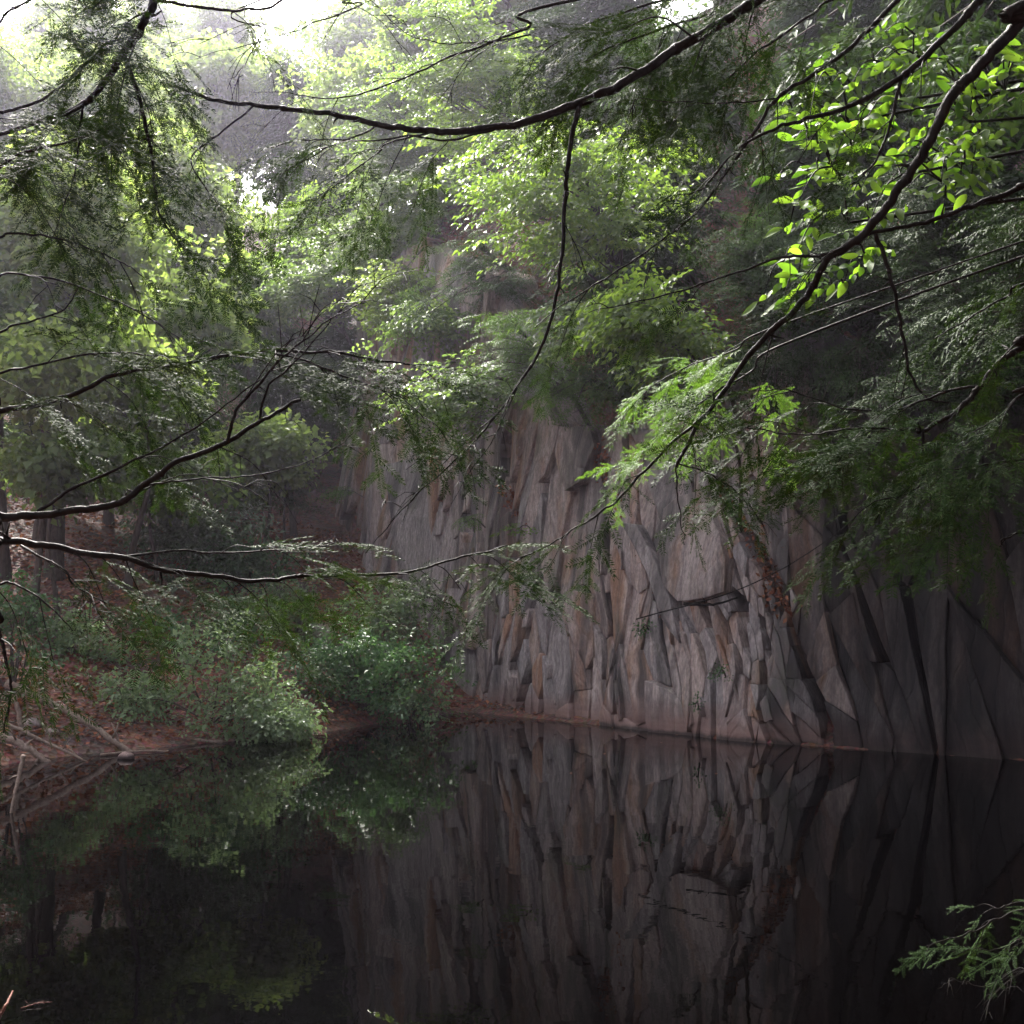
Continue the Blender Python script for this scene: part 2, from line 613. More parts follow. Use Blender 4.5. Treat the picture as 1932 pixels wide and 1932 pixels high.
wx = np.linspace(-9, 25, 60); wy = np.linspace(-9, 25, 60)
WX, WY = np.meshgrid(wx, wy, indexing='ij')
ii, jj = np.meshgrid(np.arange(59), np.arange(59), indexing='ij')
wq = np.stack([ii * 60 + jj, (ii + 1) * 60 + jj, (ii + 1) * 60 + jj + 1, ii * 60 + jj + 1], -1).reshape(-1, 4)
water = obj('water', mesh_np('water', np.stack([WX, WY, 0 * WX], -1).reshape(-1, 3), wq, True), M['water'])
tag(water, 'still dark quarry pond mirroring the cliff', kind='structure')

# ------------------------------------------------------------------ the cliff
def dip(s):
    """lean of the beds along the wall (tan of angle, towards smaller s going down is positive)"""
    return np.interp(s, [CS[2], CS[3], CS[4], CS[5], CS[6], CS[7], CS[8], CS[10]], [-0.10, -0.16, -0.28, -0.34, -0.22, 0.06, 0.12, 0.05])


def surf(s, z):
    """the wall's own relief, shared by all its pieces"""
    b = s + z * dip(s)
    return 0.30 * fbm(s * 0.6, z * 0.4, 5, 2) + 0.012 * fbm(b * 5.0, z * 0.9, 7, 2)


ROCK_BACK = -0.95
s_lin = np.linspace(3, CS[-1] - 1, 330); z_lin = np.linspace(-1.2, 1.0, 60)
SS, TT = np.meshgrid(s_lin, np.linspace(0, 1, 70), indexing='ij')
ZZ = -1.2 + TT * (cliff_top(SS) + 0.25 * fbm(SS * 0.9, SS * 0, 31) + 1.2)
DD = ROCK_BACK + surf(SS, ZZ) + 0.10 * fbm(SS * 2.2, ZZ * 0.5, 40) + 0.12 * fbm(SS * 6, ZZ * 1.1, 41)
DD = DD - 1.6 * np.clip((TT - 0.94) / 0.06, 0, 1)        # rolls over into the slope above
WV = cliff_pt(SS, ZZ, DD).reshape(-1, 3)
n0, n1 = SS.shape
ii, jj = np.meshgrid(np.arange(n0 - 1), np.arange(n1 - 1), indexing='ij')
wq = np.stack([ii * n1 + jj, ii * n1 + jj + 1, (ii + 1) * n1 + jj + 1, (ii + 1) * n1 + jj], -1).reshape(-1, 4)
cliff = obj('cliff', mesh_np('cliff', WV, wq), M['rock'])
tag(cliff, 'sheer grey slate quarry wall rising from the water', kind='structure')


def slab(poly, d0, ts=0.0, tz=0.0, thick=0.6, name='rock_slab', jit=0.05, cham=0.035, rough=0.05, seed=0, mat='rock', gap=0.006):
    """one slab of the wall: outline in (s, z), face at d0 tilted by ts, tz"""
    poly = np.asarray(poly, float)
    pts = []
    n = len(poly)
    for i in range(n):
        a, b = poly[i], poly[(i + 1) % n]
        L = np.linalg.norm(b - a)
        m = max(1, int(L / 0.22))
        for k in range(m):
            pts.append(a + (b - a) * k / m)
    pts = np.array(pts)
    j0 = jit * 2.4 * fbm(pts[:, 0] * 1.5 + 5, pts[:, 1] * 1.3, 50, 4)
    j1 = jit * 2 * fbm(pts[:, 0] * 2.1, pts[:, 1] * 1.7 + 9, 60, 3)
    pts[:, 0] += j0; pts[:, 1] += j1
    c = pts.mean(0)
    rel = pts - c
    rd_ = np.linalg.norm(rel, axis=1, keepdims=True) + 1e-6
    pts = c + rel * np.maximum(0.6, 1 - gap * (0.3 + 1.4 * np.abs(fbm(pts[:, :1] * 3, pts[:, 1:] * 3, 12, 1)) * 2) / rd_)
    rel = pts - c
    rad = np.linalg.norm(rel, axis=1, keepdims=True) + 1e-6
    nB = len(pts)

    def face_d(q, amp):
        return d0 + ts * (q[:, 0] - c[0]) + tz * (q[:, 1] - c[1]) + surf(q[:, 0], q[:, 1]) + amp * 0.35 * fbm(q[:, 0] * 5, q[:, 1] * 2.0, 70 + seed, 2)
    rings = []
    inset = np.minimum(cham / rad, 0.35)
    r1 = pts; r2 = c + rel * (1 - inset)
    rings.append(np.column_stack([pts, surf(pts[:, 0], pts[:, 1]) + d0 - thick]))
    rings.append(np.column_stack([r1, face_d(r1, rough) - cham * (0.6 + 0.8 * fbm(pts[:, 0] * 9, pts[:, 1] * 9, 4, 1))]))
    rings.append(np.column_stack([r2, face_d(r2, rough)]))
    for f in (0.72, 0.42):
        q = c + rel * (1 - inset) * f
        rings.append(np.column_stack([q, face_d(q, rough * 1.1)]))
    A = np.vstack(rings + [np.array([[c[0], c[1], face_d(c[None], rough)[0]]])])
    W = cliff_pt(A[:, 0], A[:, 1], A[:, 2])
    cen = W[-1].copy()
    k = np.arange(nB); k2 = (k + 1) % nB
    Q = np.vstack([np.stack([r * nB + k, r * nB + k2, (r + 1) * nB + k2, (r + 1) * nB + k], -1) for r in range(4)])
    T = np.stack([4 * nB + k, 4 * nB + k2, np.full(nB, 5 * nB)], -1)
    o = obj(name, mesh_np(name, W - cen, [Q, T]), M[mat], cliff)
    o.location = cen
    return o


def clip_poly(poly, a, b):
    """keep the points nearer to a than to b"""
    mid = (a + b) / 2; nrm = b - a
    out = []
    n = len(poly)
    for i in range(n):
        p, q = poly[i], poly[(i + 1) % n]
        dp_, dq = (p - mid) @ nrm, (q - mid) @ nrm
        if dp_ <= 0: out.append(p)
        if dp_ * dq < 0: out.append(p + (q - p) * dp_ / (dp_ - dq))
    return out


# open joints and slots of the wall as seen in the photograph: points (u, v), half width in u, depth
SLOTS = [([(1022, 1070), (1017, 1094), (1000, 1180), (976, 1247)], 9, 0.6), ([(1150, 1160), (1144, 1186), (1137, 1235)], 10, 0.6), ([(933, 1230), (918, 1277), (905, 1333)], 6, 0.5),
         ([(990, 1300), (975, 1314)], 9, 0.4), ([(1108, 1285), (1105, 1318)], 6, 0.45), ([(1009, 1328), (1004, 1372)], 4, 0.45), ([(1170, 1300), (1166, 1340), (1170, 1392)], 5, 0.5),
         ([(1440, 1155), (1447, 1240), (1452, 1320), (1460, 1400)], 9, 0.6), ([(1490, 1160), (1502, 1200), (1530, 1275), (1553, 1330), (1557, 1412)], 7, 0.6),
         ([(1310, 888), (1345, 876), (1380, 868)], 12, 0.6), ([(1362, 885), (1385, 940), (1405, 1000), (1437, 1080), (1469, 1145)], 17, 0.42), ([(1383, 1005), (1398, 1050), (1393, 1100)], 4, 0.4),
         ([(1290, 1146), (1345, 1146), (1390, 1132)], 16, 0.35), ([(1195, 985), (1228, 1062), (1250, 1115), (1258, 1160)], 8, 0.42),
         ([(1370, 1190), (1393, 1252), (1418, 1303), (1433, 1374)], 4, 0.45), ([(876, 955), (870, 1035)], 6, 0.45),
         ([(1405, 1215), (1424, 1196), (1432, 1170)], 7, 0.5), ([(946, 885), (965, 930), (986, 985)], 11, 0.4),
         ([(1590, 930), (1598, 1040)], 8, 0.5), ([(1680, 1060), (1705, 1150)], 8, 0.5),
         ([(1300, 1190), (1330, 1250), (1345, 1300)], 4, 0.4),
         ([(960, 1130), (950, 1190)], 4, 0.4)]


def unshear(s, z):
    q = s
    for _ in range(12): q = s + float(dip(q)) * (z - 3.0)
    return q


SLOT_SEEDS = []      # (s, z) of slot centres with depth, and of the faces on either side
for (pl, hw, dd) in SLOTS:
    sz = np.array([cliff_hit(u, v) for (u, v) in pl])
    hs_ = max(0.035, abs(cliff_hit(pl[0][0] + hw, pl[0][1])[0] - sz[0, 0]))
    L = np.linalg.norm(np.diff(sz, axis=0), axis=1); cum = np.concatenate([[0], np.cumsum(L)])
    m = max(2, int(cum[-1] / 0.40) + 1)
    for t in np.linspace(0.0, cum[-1], m):
        s0, z0 = np.interp(t, cum, sz[:, 0]), np.interp(t, cum, sz[:, 1])
        taper = 1.0 if 0 < t < cum[-1] else 0.7
        SLOT_SEEDS.append((unshear(s0, z0), z0, dd))
        for sg in (-1, 1):
            SLOT_SEEDS.append((unshear(s0 + sg * 2 * hs_ * taper * rng.uniform(0.85, 1.2), z0 + 0.03 * rng.normal()), z0, 0.0))


def voronoi_slabs(s_lo, s_hi, z_hi_f, w, h, seed):
    """tall narrow cells following the beds; slots come in as chains of narrow cells"""
    r = np.random.default_rng(seed)
    K = h / w * 1.0
    fixed = [(a, b, c) for (a, b, c) in SLOT_SEEDS if s_lo + 0.05 < a < s_hi - 0.05]
    fx = np.array([(a, b) for a, b, c in fixed]) if fixed else np.zeros((0, 2))
    seeds = []
    ns = int((s_hi - s_lo) / w) + 1
    for i in range(ns):
        s = s_lo + (i + 0.5) * w
        top = z_hi_f(s)
        z = -0.7 - r.random() * h
        while z < top:
            q = (s + (r.random() - 0.5) * w * 1.1, z + (r.random() - 0.5) * h * 0.3)
            if not len(fx) or np.min(np.hypot((fx[:, 0] - q[0]) / w, (fx[:, 1] - q[1]) / 0.45)) > 0.75:
                seeds.append((q[0], q[1], -1.0))
            z += h * (0.55 + 0.9 * r.random())
    seeds = np.array(seeds + fixed)
    S = np.column_stack([(seeds[:, 0]) * K, seeds[:, 1]])
    cells = []
    for i in range(len(S)):
        a = S[i]
        poly = [np.array([s_lo * K, -1.3]), np.array([s_hi * K, -1.3]), np.array([s_hi * K, 14.0]), np.array([s_lo * K, 14.0])]
        d = np.linalg.norm(S - a, axis=1)
        for j in np.argsort(d)[1:46]:
            poly = clip_poly(poly, a, S[j])
            if len(poly) < 3: break
        if len(poly) >= 3:
            q = np.array(poly); q[:, 0] /= K
            cells.append((seeds[i], q))
    return cells


S_DARK = cliff_hit(1568, 1150)[0]      # right of here wet and shade are both put into the rock colour


def wall_part(s_lo, s_hi, w, h, seed, depth=0.22, tilt=0.30, jit=0.06, name='rock_slab'):
    cells = voronoi_slabs(s_lo, s_hi, lambda s: float(cliff_top(s)) - 0.1, w, h, seed)
    r = np.random.default_rng(seed + 100)
    for (sd, q) in cells:
        q = q.copy()
        q[:, 1] = np.minimum(q[:, 1], cliff_top(q[:, 0]) + 0.4 * r.random() - 0.55)
        q[:, 0] = q[:, 0] - dip(q[:, 0]) * (q[:, 1] - 3.0) + 0.10 * np.sin(q[:, 1] * 1.9 + q[:, 0] * 2.3)         # beds dip along the wall
        if q[:, 1].max() < -0.35 or np.ptp(q[:, 1]) < 0.08: continue
        sc, zc = q.mean(0)
        d0 = 0.0
        e_ = sc - S_DARK - 0.9 * float(fbm(zc * 0.9, sc * 0.7, 3, 2))
        mat = 'wet_shaded_rock' if e_ < 0.15 else 'damp_shaded_rock' if e_ < 0.75 else 'rock'
        odd = r.random(); ts = (r.random() - 0.5) * 2 * tilt
        if sd[2] > 0:                                              # a slot: the back of it lies deep
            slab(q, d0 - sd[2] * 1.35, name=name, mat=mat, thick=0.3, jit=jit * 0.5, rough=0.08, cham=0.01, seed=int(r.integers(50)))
            continue
        free = sd[2] < 0
        d0 += (r.random() - 0.5) * 2 * depth * ((2.4 if odd < 0.14 else 0.8) if free else 0.45) * (0.5 if zc < 0.6 else 1.0)
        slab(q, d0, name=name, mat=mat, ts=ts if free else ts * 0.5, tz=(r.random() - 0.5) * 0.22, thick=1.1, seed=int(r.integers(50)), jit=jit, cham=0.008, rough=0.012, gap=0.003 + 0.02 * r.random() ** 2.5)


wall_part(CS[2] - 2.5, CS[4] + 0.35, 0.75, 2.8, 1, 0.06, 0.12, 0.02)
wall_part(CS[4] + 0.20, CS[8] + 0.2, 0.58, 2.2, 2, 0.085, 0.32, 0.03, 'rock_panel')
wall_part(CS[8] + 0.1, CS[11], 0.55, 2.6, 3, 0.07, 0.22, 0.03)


def px_slab(pts, d0, ts=0, tz=0, thick=0.5, **kw):
    return slab([cliff_hit(u, v) for (u, v) in pts], d0, ts, tz, thick, **kw)


# slabs that stand proud of the face
px_slab([(1274, 960), (1296, 936), (1328, 928), (1352, 955), (1376, 1010), (1387, 1062), (1384, 1118), (1360, 1130), (1304, 1136), (1276, 1100), (1270, 1030)], 0.17, 0.02, -0.02, 0.5, jit=0.015, rough=0.025, cham=0.012, name='proud_slab')
px_slab([(1086, 1112), (1126, 1122), (1120, 1238), (1106, 1268), (1078, 1160)], 0.13, 0.25, 0.0, 0.5, jit=0.02, cham=0.01, rough=0.02, name='proud_slab')
px_slab([(1205, 985), (1228, 990), (1262, 1060), (1280, 1130), (1296, 1215), (1266, 1165), (1244, 1080)], 0.15, 0.22, 0.0, 0.5, jit=0.02, cham=0.01, name='proud_slab')
px_slab([(740, 880), (800, 860), (830, 960), (822, 1130), (786, 1150), (756, 1030)], 0.12, 0.15, 0, 0.6, jit=0.03, cham=0.012, name='proud_slab')

# slender shards standing off the face
def shards(n, u0, u1, v0, v1, seed):
    r = np.random.default_rng(seed)
    for _ in range(n):
        u, v = r.uniform(u0, u1), r.uniform(v0, v1)
        s, z = cliff_hit(u, v)
        L = 0.25 + 1.1 * r.random() ** 1.6; w = 0.03 + 0.16 * r.random() ** 2
        dq = dip(s) + (r.random() - 0.5) * 0.25
        kk = r.uniform(-0.5, 0.5, 4)
        ol = [(-0.5 * w, (-0.42 + 0.1 * kk[0]) * L), (0.45 * w, (-0.5 + 0.3 * kk[1]) * L), (0.55 * w, (0.3 + 0.3 * kk[2]) * L), (kk[3] * w * 0.6, 0.5 * L), (-0.45 * w, (0.3 - 0.3 * kk[2]) * L)]
        q = [(s + a - dq * b, max(z + b, 0.1)) for a, b in ol]
        slab(q, r.uniform(0.04, 0.20) - 0.12, ts=(r.random() - 0.5) * 1.2, tz=r.uniform(-0.1, 0.1), thick=0.5, name='rock_shard', jit=0.0, cham=0.006, rough=0.015)


shards(55, 840, 1290, 940, 1325, 11)
shards(12, 1290, 1470, 1180, 1340, 12)
shards(25, 680, 860, 820, 1150, 13)

# a paler wall far back in the mist
def far_wall():
    b = MB()
    s = np.linspace(0, 1, 60); t = np.linspace(0, 1, 40)
    S, T = np.meshgrid(s, t, indexing='ij')
    a0, a1 = P(425, 600, 41.5), P(590, 600, 46)
    X = a0[0] + (a1[0] - a0[0]) * S; Y = a0[1] + (a1[1] - a0[1]) * S
    Z = 5 + T * (10.4 + 0.8 * fbm(S * 7, S * 0, 80))
    D = 0.9 * fbm(S * 9, T * 1.6, 81) + 0.4 * np.round(fbm(S * 22, T * 2.5, 82) * 3) / 3
    Y = Y - D + T * 1.5 + 3.0 * np.clip(T - 0.93, 0, 1) * 14
    ii, jj = np.meshgrid(np.arange(59), np.arange(39), indexing='ij')
    q = np.stack([ii * 40 + jj, (ii + 1) * 40 + jj, (ii + 1) * 40 + jj + 1, ii * 40 + jj + 1], -1).reshape(-1, 4)
    b.add(np.stack([X, Y, Z], -1).reshape(-1, 3), q)
    o = b.build('far_cliff', M['rock'])
    tag(o, 'pale rock wall fading into the mist behind the trees', kind='structure')


far_wall()

# ------------------------------------------------------------------ foliage templates
def leaf_quads(base, dirs, nrm, L, W, fold=0.18, droop=0.15):
    """(k) leaves as two triangles folded at the midrib"""
    base = np.asarray(base); k = len(base)
    x = dirs / np.linalg.norm(dirs, axis=1, keepdims=True)
    z = nrm - x * np.sum(nrm * x, 1, keepdims=True); z /= np.linalg.norm(z, axis=1, keepdims=True) + 1e-9
    y = np.cross(z, x)
    L = np.broadcast_to(L, (k,))[:, None]; W = np.broadcast_to(W, (k,))[:, None]
    m = base + x * L * 0.45
    V = np.stack([base, m + y * W * 0.5 + z * W * fold, base + x * L - z * L * droop, m - y * W * 0.5 + z * W * fold], 1)
    o = np.arange(k)[:, None] * 4
    T = np.concatenate([o + np.array([[0, 2, 1]]), o + np.array([[0, 3, 2]])])
    return V.reshape(-1, 3), T


def flat_spray(r, length=0.7, n_side=9, leaf=0.075, side_len=0.30, wid=0.55, tilt=0.5):
    """a flat layered twig of broad leaves, along +x, facing +z"""
    base, dirs = [], []
    for k in range(n_side):
        x0 = length * (k + 0.5) / n_side
        sl = side_len * (1 - 0.65 * k / n_side) * r.uniform(0.7, 1.15)
        sgn = 1 if k % 2 else -1
        ang = sgn * r.uniform(0.6, 1.0)
        d = np.array([math.cos(ang), math.sin(ang), r.uniform(-0.15, 0.08)])
        m = max(2, int(sl / (leaf * 0.62)))
        for j in range(m):
            p = np.array([x0, 0, 0]) + d * sl * (j + 0.6) / m
            a2 = ang + (1 if j % 2 else -1) * r.uniform(0.5, 1.0)
            base.append(p + r.normal(0, leaf * 0.15, 3)); dirs.append([math.cos(a2), math.sin(a2), r.uniform(-0.35, 0.1)])
    base.append([length, 0, 0]); dirs.append([1, 0, -0.1])
    base = np.array(base); dirs = np.array(dirs)
    k = len(base)
    nrm = np.tile([0, 0, 1.0], (k, 1)) + r.normal(0, tilt, (k, 3))
    L = leaf * r.uniform(0.7, 1.2, k)
    V, T = leaf_quads(base, dirs, nrm, L, L * wid)
    V[:, 2] -= 0.25 * (V[:, 0] / length) ** 2 * length * 0.5
    return V, np.zeros((0, 4), int), T


def tuft_spray(r, rad=0.28, n=34, leaf=0.06, wid=0.6):
    """a rounded tuft of leaves pointing outwards"""
    d = r.normal(0, 1, (n, 3)); d /= np.linalg.norm(d, axis=1, keepdims=True); d[:, 0] = np.abs(d[:, 0]) * 1.2 - 0.2
    base = d * rad * r.uniform(0.25, 1.0, (n, 1))
    dirs = d + r.normal(0, 0.5, (n, 3)); dirs[:, 2] -= 0.2
    nrm = np.tile([0, 0, 0.75], (n, 1)) + d * 0.8 + r.normal(0, 0.4, (n, 3))
    L = leaf * r.uniform(0.6, 1.25, n)
    V, T = leaf_quads(base, dirs, nrm, L, L * wid)
    return V, np.zeros((0, 4), int), T


def hem_frond(r, length=0.24, step=0.034, side=0.12, needle=0.0175, gap=0.0050, nw=0.0034):
    """a hemlock twig close up: a few feather-like side twigs carrying two ranks of flat needles"""
    base, dirs, L = [], [], []
    n = int(length / step)
    tw = []
    for k in range(1, n):
        f = k / n
        sgn = 1 if k % 2 else -1
        ang = sgn * r.uniform(0.65, 1.0)
        sl = side * (1.05 - 0.75 * f) * r.uniform(0.55, 1.15)
        tw.append((np.array([length * f, 0, -0.22 * length * f * f]), ang, sl, r.uniform(-0.45, -0.02)))
    tw.append((np.array([0, 0, 0]), 0.0, length, 0.0))
    strips = []
    for (p0, ang, sl, tz) in tw:
        m = max(4, int(sl / gap))
        prev = p0
        for j in range(m):
            t = (j + 0.5) / m
            p = p0 + np.array([math.cos(ang), math.sin(ang), tz * t]) * sl * t
            if sl == length: p = np.array([sl * t, 0, -0.22 * length * t * t])
            for sgn in (1, -1):
                a2 = ang + sgn * r.uniform(0.85, 1.25) * (1 if t < 0.93 else 0.4)
                base.append(p); dirs.append([math.cos(a2), math.sin(a2), r.uniform(-0.25, 0.2)])
                L.append(needle * r.uniform(0.75, 1.1) * (1 if t < 0.85 else 0.75))
        e = p0 + np.array([math.cos(ang), math.sin(ang), tz]) * sl
        if sl == length: e = np.array([length, 0, -0.22 * length])
        strips.append((p0, e, ang))
    base, dirs, L = np.array(base), np.array(dirs), np.array(L)
    k = len(base)
    nrm = np.tile([0, 0, 1.0], (k, 1)) + r.normal(0, 0.4, (k, 3))
    V, T = leaf_quads(base, dirs, nrm, L, nw, 0.0, 0.05)
    b = MB(); b.add(V, None, T)
    for (p0, e, ang) in strips:
        w = np.array([-math.sin(ang), math.cos(ang), 0]) * 0.001
        b.add([p0 - w, p0 + w, e + w * 0.4, e - w * 0.4], [(0, 1, 2, 3)])
    return np.vstack(b.v), np.vstack(b.q), np.vstack(b.t)


def hem_mid(r, length=0.55, n_side=18, side=0.22, strip=0.055, sw=0.016):
    """a hemlock spray for trees a dozen metres off"""
    base, dirs = [], []
    for k in range(n_side):
        f = k / n_side
        sgn = 1 if k % 2 else -1
        ang = sgn * r.uniform(0.7, 1.1)
        sl = side * (1 - 0.75 * f) * r.uniform(0.6, 1.15)
        m = max(1, int(sl / (strip * 0.5)))
        for j in range(m):
            t = (j + 0.5) / m
            p = np.array([length * f, 0, 0]) + np.array([math.cos(ang), math.sin(ang), -0.25 * t]) * sl * t
            a2 = ang + (1 if j % 2 else -1) * r.uniform(0.3, 0.9)
            base.append(p); dirs.append([math.cos(a2), math.sin(a2), r.uniform(-0.45, 0.1)])
    base, dirs = np.array(base), np.array(dirs)
    k = len(base)
    nrm = np.tile([0, 0, 1.0], (k, 1)) + r.normal(0, 0.3, (k, 3))
    L = strip * r.uniform(0.6, 1.3, k)
    V, T = leaf_quads(base, dirs, nrm, L, sw, 0.0, 0.15)
    V[:, 2] -= 0.35 * V[:, 0] ** 2 / length
    return V, np.zeros((0, 4), int), T


TR = np.random.default_rng(42)
SPRAY = {
    'beech': [flat_spray(TR, 0.80, 9, 0.112, 0.38, 0.58) for _ in range(6)],
    'birch': [flat_spray(TR, 0.70, 8, 0.108, 0.33, 0.6, 0.6) for _ in range(6)],
    'maple': [tuft_spray(TR, 0.38, 24, 0.155, 0.8) for _ in range(5)],
    'big': [tuft_spray(TR, 0.60, 30, 0.21, 0.75) for _ in range(5)],
    'shrub': [tuft_spray(TR, 0.22, 24, 0.085, 0.6) for _ in range(6)],
    'laurel': [tuft_spray(TR, 0.20, 22, 0.095, 0.36) for _ in range(5)],
    'hem': [hem_frond(TR, TR.uniform(0.17, 0.28), side=TR.uniform(0.09, 0.14)) for _ in range(8)],
    'hem_mid': [hem_mid(TR) for _ in range(6)],
    'hem_far': [hem_mid(TR, 0.9, 16, 0.40, 0.15, 0.045) for _ in range(5)],
}


def place(mb, kind, pos, dirs, ups, scale, r):
    """put sprays of a kind at pos along dirs"""
    pos = np.asarray(pos); dirs = np.asarray(dirs, float); ups = np.asarray(ups, float)
    m = len(pos)
    if m == 0: return
    x = dirs / (np.linalg.norm(dirs, axis=1, keepdims=True) + 1e-9)
    z = ups - x * np.sum(ups * x, 1, keepdims=True); z /= np.linalg.norm(z, axis=1, keepdims=True) + 1e-9
    y = np.cross(z, x)
    R = np.stack([x, y, z], 2) * np.broadcast_to(scale, (m,))[:, None, None]
    tm = SPRAY[kind]
    pick = r.integers(0, len(tm), m)
    for i, t in enumerate(tm):
        k = pick == i
        mb.inst(t, R[k], pos[k])


def tree(name, label, cat, base, top, cc, cr, kind, mat, n_limbs=26, per=9, r0=0.12, seed=0, group=None, droop=0.12, scale=1.0, bark='bark', plate=0.55, up_tilt=0.22, conifer=False):
    """trunk from base to top; limbs run to points of the crown (cc, cr) and end in flat layered plates of sprays"""
    r = np.random.default_rng(seed)
    base = np.asarray(base, float); top = np.asarray(top, float); cc = np.asarray(cc, float); cr = np.asarray(cr, float)
    root = empty(name, base)
    tag(root, label, cat, group)
    mid = (base + top) / 2 + r.normal(0, 0.04, 3) * np.linalg.norm(top - base) * np.array([1, 1, 0.2])
    tk = curve([base - np.array([0, 0, 0.3]), base * 0.7 + mid * 0.3 + r.normal(0, 0.04, 3), mid, top], 9)
    b = MB()
    rad = r0 * (1 - 0.85 * np.linspace(0, 1, len(tk)))
    rad[0] *= 1.35
    b.tube(tk, rad, 8, True, 0.18)
    b.build('trunk', M[bark], root, True, origin=base)
    crown = MB(); limbs = MB()
    for i in range(n_limbs):
        d = r.normal(0, 1, 3); d /= np.linalg.norm(d)
        q = d * r.uniform(0.12, 1.0) ** 0.5
        if conifer:                                   # wider below, narrow at the tip
            th = r.uniform(0, 2 * np.pi); hh = r.uniform(-1, 1)
            w = (1.05 - 0.5 * (hh + 1)) * r.uniform(0.45, 1.0)
            q = np.array([math.cos(th) * w, math.sin(th) * w, hh])
        e = cc + cr * q + r.normal(0, 0.12, 3) * cr
        rise = -0.05 if conifer else 0.35
        za = e[2] - rise * np.hypot(e[0] - cc[0], e[1] - cc[1]) - 0.15
        k = int(np.argmin(abs(tk[:, 2] - za)))
        k = min(max(k, 3), len(tk) - 2)
        a = tk[k]
        L = np.linalg.norm(e - a)
        m = a + (e - a) * 0.5 + np.array([0, 0, L * 0.08]) + r.normal(0, 0.05, 3) * L
        lc = curve([a, m, e], 5)
        limbs.tube(lc, np.linspace(min(r0 * 0.30, 0.05), 0.005, len(lc)), 5, False)
        out = norm([e[0] - a[0], e[1] - a[1], 1e-3])
        nsp = max(3, int(per * r.uniform(0.7, 1.3)))
        t = np.where(r.random(nsp) < (0.75 if conifer else 0.35), r.uniform(0.2, 0.95, nsp), 1.0)
        idx = t * (len(lc) - 1)
        i0 = np.minimum(idx.astype(int), len(lc) - 2); f = (idx - i0)[:, None]
        pr = plate * scale
        pos = lc[i0] * (1 - f) + lc[i0 + 1] * f + r.normal(0, 1, (nsp, 3)) * np.array([0.55, 0.55, 0.10]) * pr
        yaw = r.normal(0, 1.0, nsp)
        c, s_ = np.cos(yaw), np.sin(yaw)
        dirs = np.stack([out[0] * c - out[1] * s_, out[0] * s_ + out[1] * c, -droop + r.normal(0, 0.12, nsp)], 1)
        ups = np.tile([0, 0, 1.0], (nsp, 1)) + (0.45 * out if not conifer else 0.15 * out) + r.normal(0, up_tilt, (nsp, 3))
        place(crown, kind, pos - dirs * 0.3 * scale, dirs, ups, scale * r.uniform(0.75, 1.25, nsp), r)
    limbs.build('limbs', M[bark], root, True, origin=base)
    crown.build('crown', M[mat], root, False, origin=base)
    return root


def copy_tree(src, loc, rz, sc, label, group=None):
    c = src.copy(); COL.objects.link(c)
    c.location = loc; c.rotation_euler = (0, 0, rz); c.scale = (sc, sc, sc)
    c['label'] = label
    if group: c['group'] = group
    for ch in [k for k in src.children]:
        d = ch.copy(); COL.objects.link(d); d.parent = c
    return c


def px_tree(name, label, cat, u, v, Y, ru, rv, kind, mat, rd=None, base=None, lean=(0, 0), **kw):
    """crown centred at (u, v) at distance Y with half sizes ru, rv in the picture's units"""
    cc = P(u, v, Y)
    k = Y / FPX
    cr = np.array([ru * k, (rd if rd else ru * k * 0.8), rv * k])
    if base is None:
        bx, by = cc[0] + lean[0], cc[1] + lean[1]
        base = (bx, by, gh(bx, by))
    top = cc + np.array([0, 0, cr[2] * 0.9])
    if kind in ('hem_far', 'hem_mid'): kw.setdefault('conifer', True)
    return tree(name, label, cat, base, top, cc, cr, kind, mat, **kw)

# ------------------------------------------------------------------ trees of the far bank and hillside
T = px_tree
PROTO_A = T('maple_tree', 'large pale green maple filling the left side behind the dark hemlock twigs', 'tree', 120, 455, 21.5, 200, 165, 'maple', 'maple', n_limbs=66, per=11, seed=1, r0=0.20)
PROTO_B = T('maple_tree', 'pale maple with its crown edge against the misty gap, left of the rock wall', 'tree', 330, 430, 29, 130, 190, 'maple', 'maple', n_limbs=64, per=11, seed=2, r0=0.18)
T('maple_tree', 'lower maple with yellowish leaf edges above the dark gully on the left', 'tree', 330, 610, 25.5, 120, 80, 'maple', 'maple', n_limbs=36, per=10, seed=3, r0=0.13)
T('maple_tree', 'darker maple at the far left edge above the red brown slope', 'tree', 20, 640, 21, 120, 130, 'maple', 'birch', n_limbs=34, per=10, seed=4, r0=0.16)
T('maple_tree', 'grey green maple in shade behind the crossing bare twigs on the left', 'tree', 210, 790, 25, 150, 90, 'maple', 'birch', n_limbs=36, per=9, seed=5, r0=0.14)
T('maple_tree', 'small maple with layered bright leaves beside the black recess', 'tree', 495, 850, 26, 85, 50, 'maple', 'maple', n_limbs=26, per=9, seed=6, r0=0.07)
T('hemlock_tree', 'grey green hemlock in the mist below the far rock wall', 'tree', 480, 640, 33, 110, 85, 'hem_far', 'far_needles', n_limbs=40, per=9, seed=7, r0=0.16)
T('birch_tree', 'slim birch with pale layered leaves over the top of the rock wall', 'tree', 700, 470, 30, 130, 80, 'birch', 'birch', n_limbs=46, per=10, seed=8, r0=0.10, lean=(1.2, 1.5))
T('birch_tree', 'tall pale birch standing in the mist at the upper middle', 'tree', 740, 230, 31, 90, 140, 'birch', 'birch', n_limbs=46, per=10, seed=9, r0=0.12, lean=(0.8, 2.0))
PROTO_D = T('beech_tree', 'bright beech with sunlit yellow green leaves at the top middle', 'tree', 890, 140, 25, 150, 170, 'beech', 'beech', n_limbs=46, per=10, seed=10, r0=0.13, lean=(1.5, 3))
